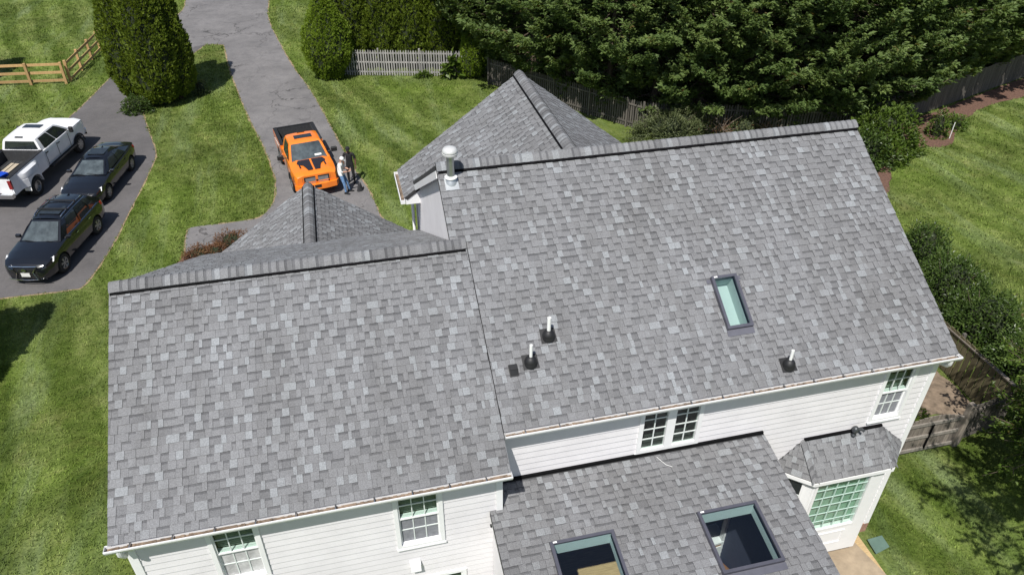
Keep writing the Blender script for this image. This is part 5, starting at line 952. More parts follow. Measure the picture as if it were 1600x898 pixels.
def make_car(name, label, loc, head, K):
    t = empty(name, loc, head); tag(t, label, 'car'); P = K['paint']; kx = K['kx']
    def sec(x):
        w, zb, zs, zt = (ip(x, kx, K[q]) for q in ('w', 'zb', 'zs', 'zt')); h = zs - zb
        return [(0, zb), (w * .84, zb), (w * .955, zb + .10 * h), (w * .985, zb + .30 * h), (w, zb + .55 * h), (w * .985, zb + .78 * h), (w * .945, zs - .02), (w * .86, zs + .012), (w * .55, zs + .6 * (zt - zs)), (0, zt)]
    xs_ = sorted(set(list(np.linspace(kx[0], kx[-1], 34)) + list(kx))); b = loft('body', xs_, sec, P, t); cut_arches(b, [(K['fa'], K['wr'] + 0.01, K['wr'] + 0.055), (K['ra'], K['wr'] + 0.01, K['wr'] + 0.055)], 1.2)
    for x in (K['fa'], K['ra']):
        for s in (1, -1):
            wheel(t, x, s * (K['W'] - 0.125), K['wr'], 0.225, s, K.get('spokes', 5)); wl_ = MB(); wl_.lathe([(K['wr'] + 0.05, s * (K['W'] - 0.30)), (K['wr'] + 0.05, s * (K['W'] - 0.31))], (x, 0, K['wr'] + 0.01), 20, axis='Y'); wl_.build('wheel_well', M['plastic'], t, fixn=True)
    # greenhouse
    xc, xf, xr, xt, wb, wr, zbelt, zroof = (K[q] for q in ('xc', 'xf', 'xr', 'xt', 'wb', 'wr_', 'zbelt', 'zroof')); zr = lambda x: zroof - K['rc'] * ((x - (xf + xr) / 2) / ((xf - xr) / 2)) ** 2; zb_ = lambda u: zbelt[0] + (zbelt[1] - zbelt[0]) * u
    n = 9; vs = []; mb = MB()
    for i in range(n):
        u = i / (n - 1); bx_ = xc + (xt - xc) * u; rx_ = xf + (xr - xf) * u; w_ = wr * (1 - 0.10 * abs(2 * u - 1) ** 2); wbb = wb * (1 - 0.05 * abs(2 * u - 1) ** 3)
        z_ = zr(rx_); vs += [(bx_, wbb, zb_(u)), (bx_ * .35 + rx_ * .65, wbb * .4 + w_ * .6 + .015, zb_(u) * .35 + z_ * .65), (rx_, w_, z_ - .03), (rx_, w_ * .8, z_ + .012), (rx_, w_ * .4, z_ + .03), (rx_, 0, z_ + .035), (rx_, -w_ * .4, z_ + .03), (rx_, -w_ * .8, z_ + .012), (rx_, -w_, z_ - .03), (bx_ * .35 + rx_ * .65, -(wbb * .4 + w_ * .6 + .015), zb_(u) * .35 + z_ * .65), (bx_, -wbb, zb_(u))]
    m = 11; fs = [(i * m + k, i * m + k + 1, (i + 1) * m + k + 1, (i + 1) * m + k) for i in range(n - 1) for k in range(m - 1)]; mb.add(vs, fs); V = [Vector(v) for v in vs]
    e = (n - 1) * m
    for base, sg in ((0, 1), (e, -1)):      # windscreen and backlight surfaces, bulged
        L0, L1, R1, R0 = V[base], V[base + 2], V[base + 8], V[base + 10]; g = []; bl = 0.10 * sg
        for j in range(5):
            for i in range(7):
                u, v = i / 6, j / 4; p = (L0.lerp(R0, u)).lerp(L1.lerp(R1, u), v); g.append(p + Vector((bl * 4 * u * (1 - u) * (1 - 0.6 * v), 0, 0.035 * 4 * u * (1 - u) * v)))
        mb.add(g, [(j * 7 + i, j * 7 + i + 1, (j + 1) * 7 + i + 1, (j + 1) * 7 + i) for j in range(4) for i in range(6)])
        gg_ = []; 
        for j in range(5):
            for i in range(7):
                u, v = 0.06 + 0.88 * i / 6, 0.05 + 0.86 * j / 4; p = (L0.lerp(R0, u)).lerp(L1.lerp(R1, u), v); gg_.append(p + Vector((bl * 4 * u * (1 - u) * (1 - 0.6 * v) + 0.012 * sg, 0, 0.035 * 4 * u * (1 - u) * v + 0.012)))
        gm = MB(); gm.add(gg_, [(j * 7 + i, j * 7 + i + 1, (j + 1) * 7 + i + 1, (j + 1) * 7 + i) for j in range(4) for i in range(6)]); gm.build('windshield' if sg > 0 else 'rear_window', M['windshield'] if sg > 0 else M['carglass'], t, smooth=180)
    mb.build('roof', P, t, smooth=40)
    for s in (1, -1):
        for (u0, u1) in K['sidewin']:
            q = []
            for u in (u0, u1):
                bx_ = xc + (xt - xc) * u; rx_ = xf + (xr - xf) * u; w_ = wr * (1 - 0.10 * abs(2 * u - 1) ** 2); wbb = wb * (1 - 0.05 * abs(2 * u - 1) ** 3); z_ = zr(rx_); q.append((Vector((bx_, s * wbb, zb_(u))), Vector((bx_ * .35 + rx_ * .65, s * (wbb * .4 + w_ * .6 + .015), zb_(u) * .35 + z_ * .65)), Vector((rx_, s * w_, z_ - .03))))
            (b0, m0, r0), (b1, m1, r1) = q; vs_ = []; o_ = Vector((0, s * 0.01, 0.002))
            for v in (0.06, 0.5, 1.0): vs_ += [b0.lerp(m0, v) + o_, b1.lerp(m1, v) + o_]
            vs_ += [m0.lerp(r0, 0.85) + o_, m1.lerp(r1, 0.85) + o_]; MB().add(vs_, [(0, 1, 3, 2), (2, 3, 5, 4), (4, 5, 7, 6)]).build('side_window', M['carglass'], t, smooth=180)
            if K.get('chrome'): MB().tube([b0 + o_ * 1.4, b1 + o_ * 1.4], 0.010, 5).build('chrome_strip', M['chrome'], t)
        if K.get('chrome'):
            pts = []
            for u in np.linspace(0.03, 0.97, 9): rx_ = xf + (xr - xf) * u; pts.append((rx_, s * (wr * (1 - .10 * abs(2 * u - 1) ** 2) + .012), zr(rx_) - .035))
            MB().tube(pts, 0.010, 5).build('chrome_strip', M['chrome'], t)
        # mirror, handles, lamps
        mx = xc - 0.30; m_ = MB(); m_.box((mx, s * (wb + 0.14), zb_(.1) + 0.05), (0.12, 0.2, 0.13)); m_.box((mx, s * (wb + 0.02), zb_(.1) + 0.0), (0.05, 0.12, 0.04)); mo = m_.build('mirror', P, t); mo.modifiers.new('bev', 'BEVEL').width = 0.03
        for hx in K['handles']: MB().box((hx, s * (K['W'] - 0.002), ip(hx, kx, K['zs']) - 0.14), (0.17, 0.02, 0.028)).build('door_handle', M['chrome'] if K.get('chrome') else P, t)
        ov = Vector((.8, .4 * s, .45)).normalized(); MB().slab([Vector((q[0], s * q[1], q[2])) + ov * .014 for q in K['hl']], -ov * .14).build('headlight', M['lamp'], t, fixn=True)
        ov = Vector((-.75, .55 * s, .3)).normalized(); MB().slab([Vector(q) + ov * .03 for q in ((K['kx'][0] + .06, s * K['W'] * .55, K['tz']), (K['kx'][0] + .08, s * K['W'] * .55, K['tz'] + .12), (K['kx'][0] + .36, s * (K['W'] - .05), K['tz'] + .15), (K['kx'][0] + .34, s * (K['W'] - .03), K['tz'] + .03))], -ov * .12).build('tail_light', M['tail'], t, fixn=True)
    fx = kx[-1]; g_ = MB()
    for j, zz in enumerate(np.linspace(K['gz'][0], K['gz'][1], 7)): g_.bx((fx - 0.10, -K['gw'], zz - 0.011), (fx + 0.022 - 0.02 * j / 6, K['gw'], zz + 0.011))
    g_.build('grille', M['plastic'], t)
    MB().box((fx + 0.035, 0, K['pz']), (0.012, 0.33, 0.16)).build('licence_plate', M['plate'], t)
    wip = MB(); wip.tube([(xc + 0.06, 0.5, zb_(0) + 0.03), (xc + 0.0, -0.05, zb_(0) + 0.07)], 0.008, 4); wip.tube([(xc + 0.08, -0.1, zb_(0) + 0.03), (xc + 0.02, -0.55, zb_(0) + 0.06)], 0.008, 4); wip.build('wiper', M['plastic'], t)
    MB().box((xf - 0.55, 0, zr(xf - 0.55) + 0.034), (0.62, wr * 1.35, 0.006)).build('sunroof', M['carglass'], t)
    fin = MB(); fin.slab([(xr + 0.25, -0.015, zr(xr + .25) + .03), (xr + 0.05, -0.015, zr(xr + .05) + .03), (xr + 0.06, -0.008, zr(xr) + .10)], (0, 0.03, 0)); fin.build('antenna_fin', P, t, fixn=True)
    MB().tube([(fx - 0.02, -0.75 * K['W'], 0.30), (fx + 0.03, -0.4 * K['W'], 0.27), (fx + 0.045, 0, 0.265), (fx + 0.03, 0.4 * K['W'], 0.27), (fx - 0.02, 0.75 * K['W'], 0.30)], 0.018, 6).build('lower_trim', M['chrome'] if K.get('chrome') else M['plastic'], t)
    return t
SUV = dict(paint=M['blackpaint'], W=0.945, wr=0.375, fa=1.43, ra=-1.36, spokes=6, chrome=True, kx=[-2.46, -2.36, -2.1, -1.6, -0.6, 0.5, 1.0, 1.6, 2.05, 2.28, 2.42],
  w=[.70, .82, .90, .945, .94, .935, .94, .945, .90, .80, .62], zb=[.45, .34, .28, .27, .26, .26, .26, .26, .25, .25, .28], zs=[.98, 1.06, 1.10, 1.12, 1.09, 1.06, 1.04, .97, .90, .82, .68], zt=[1.02, 1.10, 1.15, 1.16, 1.14, 1.12, 1.12, 1.06, .98, .88, .72],
  xc=1.02, xf=0.22, xr=-1.72, xt=-2.30, wb=.84, wr_=.62, zbelt=(1.07, 1.12), zroof=1.66, rc=0.07, sidewin=[(.13, .42), (.45, .72), (.75, .88)], handles=[0.05, -0.95], hl=[(2.39, .40, .66), (2.33, .47, .82), (1.80, .895, .95), (1.95, .915, .80)], tz=.92, gz=(.36, .78), gw=.46, pz=.50)
SED = dict(paint=M['blackpaint'], W=0.915, wr=0.335, fa=1.42, ra=-1.38, spokes=7, kx=[-2.40, -2.32, -2.1, -1.7, -0.9, 0.4, 1.0, 1.6, 2.05, 2.28, 2.42],
  w=[.66, .78, .87, .91, .915, .91, .915, .91, .87, .78, .60], zb=[.42, .32, .26, .24, .22, .22, .22, .22, .22, .22, .26], zs=[.92, .98, 1.0, 1.0, .97, .93, .90, .84, .77, .70, .60], zt=[.96, 1.03, 1.06, 1.07, 1.04, .99, .98, .93, .85, .76, .64],
  xc=1.0, xf=0.12, xr=-1.05, xt=-1.85, wb=.80, wr_=.56, zbelt=(.96, 1.02), zroof=1.40, rc=0.06, sidewin=[(.12, .46), (.49, .80)], handles=[0.0, -0.85], hl=[(2.39, .36, .58), (2.33, .42, .70), (1.84, .855, .82), (1.98, .875, .67)], tz=.80, gz=(.30, .66), gw=.40, pz=.46)
suv = make_car('suv', 'black sport utility car with silver roof rails parked nearest the house', (-11.68, 17.01, 0.02), math.atan2(-.97, -.244), SUV)
make_car('sedan', 'black sedan parked between the white truck and the black utility car', (-11.16, 22.70, 0.02), math.atan2(-.983, -.184), SED)
zs_ = lambda x: 1.66 - 0.07 * ((x + .75) / .97) ** 2
for s in (1, -1): MB().tube([(.08, s * .50, zs_(.08) + .01)] + [(x, s * (.555 - .04 * abs((x + .75) / .97) ** 2), zs_(x) + .055) for x in np.linspace(.0, -1.5, 8)] + [(-1.6, s * .50, zs_(-1.6) + .01)], 0.018, 6).build('roof_rail', M['chrome'], suv, smooth=60)
for x in (-.35, -1.0): MB().box((x, 0, zs_(x) + .075), (.07, 1.16, .03)).build('roof_bar', M['plastic'], suv)
# SUV spindle grille surround and emblem
MB().tube([(2.44, -.50, .86), (2.46, -.30, .60), (2.47, -.42, .30), (2.47, 0, .27), (2.47, .42, .30), (2.46, .30, .60), (2.44, .50, .86), (2.43, 0, .84), (2.44, -.50, .86)], 0.02, 6).build('grille_surround', M['chrome'], suv)
em_ = MB(); em_.lathe([(0.075, 0), (0.075, 0.012), (0.055, 0.012), (0.055, 0)], (2.47, 0, .70), 16, axis='X'); em_.build('emblem', M['chrome'], suv, fixn=True)

def make_pickup(name, label, loc, head, K):
    t = empty(name, loc, head); tag(t, label, 'pickup truck'); P = K['paint']; W = K['W']; xf, xcab, xb = K['front'], K['cabrear'], K['rear']; zh, zbelt, zbed = K['zhood'], K['zbelt'], K['zbed']; zb = K['zb']; kx = [xcab, K['cowl'] - .2, K['cowl'], xf - .75, xf - .3, xf - .1, xf]
    wv_ = [W * .985, W * .985, W * .98, W, W * .97, W * .93, W * .86]; zs = [zbelt, zbelt, zbelt - .03, zh - .05, zh - .07, zh - .10, zh - .16]; zt = [zbelt + .02, zbelt + .03, zbelt + .05, zh + .02, zh + .005, zh - .03, zh - .10]
    def sec(x):
        w, s, c = ip(x, kx, wv_), ip(x, kx, zs), ip(x, kx, zt); h = s - zb; return [(0, zb), (w * .9, zb), (w * .97, zb + .08 * h), (w, zb + .4 * h), (w * .99, zb + .8 * h), (w * .95, s), (w * .88, s + .02), (w * .6, c + .015), (w * .45, c), (0, c + .01)]
    b = loft('body', sorted(set(list(np.linspace(xcab, xf, 26)) + kx)), sec, P, t); cut_arches(b, [(K['fa'], K['wr'], K['wr'] + .09)], 1.4)
    # open bed: sides with arch, floor, front wall, tailgate
    r = K['wr'] + .09
    for s in (1, -1):
        prof = [(xcab - .03, zb + .05), (xcab - .03, zbed), (xb, zbed), (xb, zb + .08), (K['ra'] - r, zb + .08)] + [(K['ra'] + r * math.cos(a), K['wr'] + r * math.sin(a)) for a in np.linspace(math.pi, 0, 11) if K['wr'] + r * math.sin(a) > zb + .09] + [(K['ra'] + r, zb + .05)]
        MB().slab([(x, s * W * .99, z) for x, z in prof], (0, -s * .16, 0)).build('bed_side', P, t, fixn=True); MB().bx((xb, s * (W * .99 - .175), zbed + .002), (xcab - .03, s * W * .985, zbed + .03)).build('bed_rail', M['plastic'], t)
        if K.get('dually'):
            fl_ = [(K['ra'] - .80, W), (K['ra'] - .62, W + .12), (K['ra'] - .45, W + .2), (K['ra'] + .45, W + .2), (K['ra'] + .65, W + .1), (K['ra'] + .85, W)]; vs_ = []; hz_ = [(zbed - .06, 0.0), (zbed - .16, .75), (zbed - .34, 1.0), (zbed - .40, 1.0)]
            mm = MB(); rows = [[(x, s * (W * .985 + (y - W) * f + .005), z) for x, y in fl_] for z, f in hz_]; n_ = len(fl_); mm.add([p for rr in rows for p in rr], [(j * n_ + i, j * n_ + i + 1, (j + 1) * n_ + i + 1, (j + 1) * n_ + i) for j in range(len(rows) - 1) for i in range(n_ - 1)])
            arch = [(K['ra'] + (r + .02) * math.cos(a), K['wr'] + (r + .02) * math.sin(a)) for a in np.linspace(math.pi * .98, .02 * math.pi, 13)]; arch_o = [(x, s * (W + .2), z) for x, z in arch]; top = [(K['ra'] - .45 + .9 * i / 12, s * (W + .2), zbed - .40) for i in range(13)]
            mm.add(arch_o + top, [(i, i + 1, 13 + i + 1, 13 + i) for i in range(12)]); mm.add([(x, s * (W - .1), z) for x, _, z in arch_o] + arch_o, [(i, i + 1, 13 + i + 1, 13 + i) for i in range(12)])
            mm.slab([(K['ra'] - .45, s * (W + .2), zbed - .4), (K['ra'] - .62, s * (W + .12), zbed - .4), (K['ra'] - .80, s * W, zbed - .4), (K['ra'] - .8, s * W, zb + .1), (K['ra'] - .62, s * (W + .12), zb + .1), (K['ra'] - .48, s * (W + .2), zb + .1)], (0, -s * .02, 0)); mm.build('wheel_flare', P, t, smooth=35, fixn=True)
    MB().bx((xb + .05, -W * .83, zb + .32), (xcab - .05, W * .83, zb + .36)).build('bed_floor', M['bedliner'], t); MB().bx((xcab - .10, -W * .82, zb + .36), (xcab - .032, W * .82, zbed)).build('bed_front', M['bedliner'], t)
    for s in (1, -1): MB().bx((xb + .06, s * (W * .83 - .03), zb + .36), (xcab - .1, s * (W * .83 - .002), zbed - .02)).build('bed_liner', M['bedliner'], t); MB().bx((K['ra'] - .45, s * W * .8, zb + .36), (K['ra'] + .45, s * W * .6, zb + .6)).build('wheel_tub', M['bedliner'], t)
    for i in range(9): y = -W * .7 + i * W * 1.4 / 8; MB().bx((xb + .08, y - .02, zb + .361), (xcab - .12, y + .02, zb + .375)).build('bed_rib', M['bedliner'], t)
    MB().bx((xb - .02, -W * .93, zb + .12), (xb + .045, W * .93, zbed + .01)).build('tailgate', P, t); MB().bx((xb + .046, -W * .82, zb + .36), (xb + .06, W * .82, zbed)).build('tailgate_liner', M['bedliner'], t); MB().bx((xb - .022, -W * .94, zbed + .011), (xb + .07, W * .94, zbed + .03)).build('tailgate_cap', M['plastic'], t); MB().bx((xb - .05, -W * .4, zbed - .2), (xb - .022, W * .4, zbed - .1)).build('tailgate_handle', P if K.get('dually') else M['plastic'], t)
    bp = MB(); bp.bx((xb - .22, -W * .98, zb + .02), (xb - .03, W * .98, zb + .2)); bp.build('rear_bumper', M['chrome'] if K.get('dually') else P, t); MB().bx((xb - .23, -W * .45, zb + .201), (xb - .04, W * .45, zb + .21)).build('bumper_step', M['plastic'], t)
    for s in (1, -1): MB().bx((xb - .03, s * W * .86, zbed - .48), (xb + .06, s * (W * .99 + .006), zbed - .08)).build('tail_light', M['tail'], t)
    # wheels
    for x in (K['fa'], K['ra']):
        for s in (1, -1):
            du = K.get('dually') and x == K['ra']; wheel(t, x, s * (W - .12 + (.17 if du else 0)), K['wr'], .26, s, K.get('spokes', 5), .6, K.get('rim', 'alloy'), .08 if du else (-.015 if K.get('dually') else 0))
            if du: wheel(t, x, s * (W - .36), K['wr'], .24, s)
            if x == K['fa']:
                ar = MB(); ar.tube([(x + (K['wr'] + .10) * math.cos(a), s * W * 1.0, K['wr'] + (K['wr'] + .10) * math.sin(a)) for a in np.linspace(math.pi, 0, 15)], .03, 5); ar.build('arch_trim', M['plastic'], t, smooth=60); MB().bx((x - .4, s * (W - .35), .35), (x + .4, s * (W - .37), zbelt - .3)).build('wheel_well', M['plastic'], t)
    # cab
    xc, rf, rr_, ct = K['cowl'], K['rooff'], K['roofr'], xcab + .02; wb, wr = W * .9, W * .7; zr = K['zroof']; zb2 = zbelt + .02; rows = []
    for x_, xb_ in ((rf, xc), (rf * .7 + rr_ * .3, xc * .7 + ct * .3), ((rf + rr_) / 2, (xc + ct) / 2), (rf * .3 + rr_ * .7, xc * .3 + ct * .7), (rr_, ct)):
        z_ = zr - .03 * abs((x_ - (rf + rr_) / 2) / ((rf - rr_) / 2)) ** 2; rows.append([(xb_, wb, zb2 - .03), (x_ * .75 + xb_ * .25, wr * .75 + wb * .25 + .02, zb2 + (z_ - zb2) * .72), (x_, wr, z_ - .035), (x_, wr * .85, z_), (x_, wr * .4, z_ + .02), (x_, 0, z_ + .025), (x_, -wr * .4, z_ + .02), (x_, -wr * .85, z_), (x_, -wr, z_ - .035), (x_ * .75 + xb_ * .25, -(wr * .75 + wb * .25 + .02), zb2 + (z_ - zb2) * .72), (xb_, -wb, zb2 - .03)])
    mm = MB(); m = 11; mm.add([p for q in rows for p in q], [(i * m + k, i * m + k + 1, (i + 1) * m + k + 1, (i + 1) * m + k) for i in range(4) for k in range(m - 1)]); mm.poly(rows[0][::-1]); mm.poly(rows[-1]); mm.build('cab', P, t, smooth=35, fixn=True)
    F, B = [Vector(p) for p in rows[0]], [Vector(p) for p in rows[-1]]
    patch('windshield', [F[10], F[0], F[2], F[8]], M['windshield'], t, off=0.012, bulge=(.05, 0, 0.02), inset=(.05, .05, .05, .07)); patch('rear_window', [B[0], B[10], B[8], B[2]], M['carglass'], t, off=0.012, bulge=(-.01, 0, 0), inset=(.06, .06, .18, .16)); MB().box((rr_ + .04, 0, zr + .025), (.09, .34, .03)).build('brake_lamp', M['plastic'], t)
    mid = K['pillar']
    for s in (1, -1):
        k0, k1, k2 = (0, 1, 2) if s > 0 else (10, 9, 8)
        for (u0, u1) in mid:
            def at(u, k): a_, b_ = Vector(rows[0][k]), Vector(rows[-1][k]); return a_.lerp(b_, u) + Vector((0, s * .014, .002))
            a0, a1, c0, c1, e0, e1 = at(u0, k0), at(u1, k0), at(u0, k1), at(u1, k1), at(u0, k2), at(u1, k2); up = Vector((0, 0, .035)); MB().add([a0 + up, a1 + up, c0, c1, c0.lerp(e0, .75), c1.lerp(e1, .75)], [(0, 1, 3, 2), (2, 3, 5, 4)]).build('side_window', M['carglass'], t, smooth=180)
        mx = xc - .42; mo = MB(); mo.box((mx, s * (W + .22), zbelt + .13), (.11, .19, .28) if K.get('dually') else (.13, .27, .21)); mo.bar((mx, s * W * .9, zbelt + .06), (mx, s * (W + .2), zbelt + .10), .05, .05); mo.build('mirror', M['plastic'], t).modifiers.new('bev', 'BEVEL').width = .025
        for hx in K['handles']: MB().box((hx, s * (W * .995), zbelt - .13), (.2, .03, .035)).build('door_handle', M['plastic'] if K.get('dually') else P, t)
        if K.get('dually'): MB().bx((xcab + .1, s * (W + .12), zb - .02), (xc - .1, s * (W - .06), zb + .04)).build('running_board', M['plastic'], t)
        ov = Vector((.85, .4 * s, .15)).normalized(); MB().slab([Vector(q) + ov * .03 for q in ((xf - .02, s * W * .60, zh - .45), (xf - .02, s * W * .60, zh - .20), (xf - .30, s * W * .95, zh - .17), (xf - .28, s * W * .97, zh - .42))], -ov * .14).build('headlight', M[K.get('lampmat', 'lamp')], t, fixn=True)
        for dx in K.get('seams', []): MB().bx((dx, s * W * .992, zb + .12), (dx + .014, s * W * 1.004, zbelt - .05)).build('door_seam', M['plastic'], t)
    MB().box(((rf - .40), 0, zr + .022), (.36, wr * 1.15, .02)).build('sunroof', M['carglass'], t)
    g_ = MB(); gzs = np.linspace(zh - .72, zh - .28, 6); g_.bx((xf - .12, -W * .56, zh - .66), (xf + .012, W * .56, zh - .17)); g_.build('grille', M['plastic'], t)
    bp = MB(); bp.slab([(xf - .12, -W * .98, zb - .02), (xf + .08, -W * .85, zb - .02), (xf + .14, -W * .4, zb - .02), (xf + .14, W * .4, zb - .02), (xf + .08, W * .85, zb - .02), (xf - .12, W * .98, zb - .02)], (0, 0, .26)); bp.build('front_bumper', P if not K.get('dually') else M['chrome'], t, fixn=True)
    return t
ram = make_pickup('pickup_truck', 'orange single cab pickup with black hood stripes parked on the driveway', (-1.93, 21.75, 0.015), math.atan2(-.984, .18), dict(paint=M['orange'], W=1.0, front=2.58, cabrear=-.52, rear=-2.62, cowl=1.32, rooff=.55, roofr=-.40, zhood=1.22, zbelt=1.26, zbed=1.32, zroof=1.90, zb=.46, fa=1.62, ra=-1.45, wr=.40, handles=[0.0], pillar=[(.10, .80)], spokes=5, lampmat='carglass', seams=[.98, -.42]))
for s in (1, -1):
    st = [(1.38, .04, .55), (1.58, .04, .64), (1.68, .04, .62), (1.82, .04, .40), (2.05, .04, .33), (2.32, .04, .27)]; hz_ = lambda x: float(np.interp(x, [1.32, 1.83, 2.28, 2.48], [1.31, 1.24, 1.225, 1.19])) + .03; m = MB()
    m.add([q for x, y0, y1 in st for q in ((x, s * y0, hz_(x)), (x, s * y1, hz_(x)))], [(2 * i, 2 * i + 1, 2 * i + 3, 2 * i + 2) for i in range(5)]); m.build('hood_stripe', M['matblack'], ram)
    MB().box((1.9, s * .56, 1.30), (.3, .06, .02)).build('hood_vent', M['matblack'], ram)
    for k in range(2):
        fr_ = MB(); fr_.bx((2.592, s * .06, .60 + k * .22), (2.615, s * .50, .78 + k * .22)); fr_.build('grille_insert', M['chrome'], ram)
    sg = MB()
    for k in range(6): sg.bar((-1.1 - k * .22, s * 1.002, 1.12 - .02 * k), (-1.24 - k * .22, s * 1.002, .96), .05, .012, (0, 1, 0))
    sg.build('side_graphic', M['plate'], ram)
MB().bx((2.59, -.055, .56), (2.625, .055, 1.05)).build('grille_bar', M['orange'], ram); MB().bx((2.59, -.54, .785), (2.622, .54, .82)).build('grille_bar', M['orange'], ram)
em_ = MB(); em_.lathe([(0.05, 0), (0.05, 0.01), (0.0, 0.012)], (2.626, 0, .86), 6, axis='X'); em_.build('emblem', M['plastic'], ram, fixn=True); MB().box((2.72, 0, .60), (.01, .3, .14)).build('licence_plate', M['plastic'], ram)
MB().box((1.22, .42, 1.41), (.02, .3, .09), Matrix.Rotation(rad(-50), 3, 'Y')).build('windshield_card', M['plate'], ram)
gmc = make_pickup('pickup_truck', 'white four door dual rear wheel pickup with an open black bed', (-14.33, 24.59, 0.02), math.atan2(.969, .246), dict(paint=M['whitepaint'], W=1.02, front=3.22, cabrear=-.62, rear=-3.45, cowl=1.95, rooff=1.15, roofr=-.50, zhood=1.42, zbelt=1.38, zbed=1.45, zroof=1.98, zb=.58, fa=2.22, ra=-2.12, wr=.42, handles=[.62, -.42], pillar=[(.08, .48), (.51, .90)], spokes=8, dually=True, seams=[1.5, .45, -.55]))
MB().tube([(1.5, .6, 1.5), (1.45, .62, 2.2)], .006, 4).build('antenna', M['plastic'], gmc)
R_ = Matrix.Rotation(math.atan2(.969, .246), 3, 'Z')
def on_bed(v): return tuple(R_ @ Vector(v) + Vector((-14.33, 24.59, 0.02)))
m = MB(); m.box((0, 0, .17), (.55, .36, .34)); m.box((0, 0, .36), (.58, .39, .05)); m.tube([(-.2, -.2, .3), (-.2, -.24, .42), (.2, -.24, .42), (.2, -.2, .3)], .012, 5); c_ = m.build('cooler', plain('blue plastic', (0.01, 0.06, 0.45), .4), loc=on_bed((-2.9, -.25, .98)), rz=1.0); tag(c_, 'blue cooler in the bed of the white pickup', 'cooler')
m = MB(); m.box((0, 0, .02), (1.3, .2, .04)); m.box((0.1, .23, .02), (1.2, .16, .035)); c_ = m.build('plank', wood_mat('pale plank', (0.32, .27, .2), (.45, .39, .3)), loc=on_bed((-1.75, .1, .958)), rz=math.atan2(.969, .246)); tag(c_, 'pale wooden plank lying in the bed of the white pickup', 'plank')

# ------------------------------------------------------------------ people
M['skin'] = plain('light skin', (0.48, 0.27, 0.19), .55, vary=.08); M['skin_dark'] = plain('dark skin', (0.14, 0.07, 0.045), .5, vary=.1); M['shirt'] = plain('white shirt', (0.72, 0.72, 0.70), .85, vary=.08, scale=5); M['jeans'] = plain('faded blue jeans', (0.13, 0.24, 0.42), .9, vary=.6, scale=9); M['blackcloth'] = plain('black cloth', (0.012, 0.012, 0.014), .9, vary=.3); M['hair'] = plain('dark hair', (0.02, 0.015, 0.012), .8)
def skin_body(name, J, E, mats, parent, pick, root=0, sub=2):
    """one continuous surface grown over a skeleton: J {name:(pos, rx, ry)}, E edges by name; pick(face centre)->material index"""
    names = list(J); me = bpy.data.meshes.new(name); me.from_pydata([J[n][0] for n in names], [(names.index(a), names.index(b)) for a, b in E], []); o = bpy.data.objects.new(name, me); link(o); md = o.modifiers.new('s', 'SKIN'); md.use_smooth_shade = True; md.branch_smoothing = .4
    for i, n in enumerate(names): sv = me.skin_vertices[0].data[i]; sv.radius = (J[n][1], J[n][2]); sv.use_root = (i == root)
    sb = o.modifiers.new('d', 'SUBSURF'); sb.levels = sub; sb.render_levels = sub; bpy.context.view_layer.update(); m2 = evaluated(o, name); bpy.data.objects.remove(o); m2.materials.clear()
    for m_ in mats: m2.materials.append(m_)
    for p in m2.polygons: p.material_index = pick(p.center); p.use_smooth = True
    return obj(name, m2, parent)
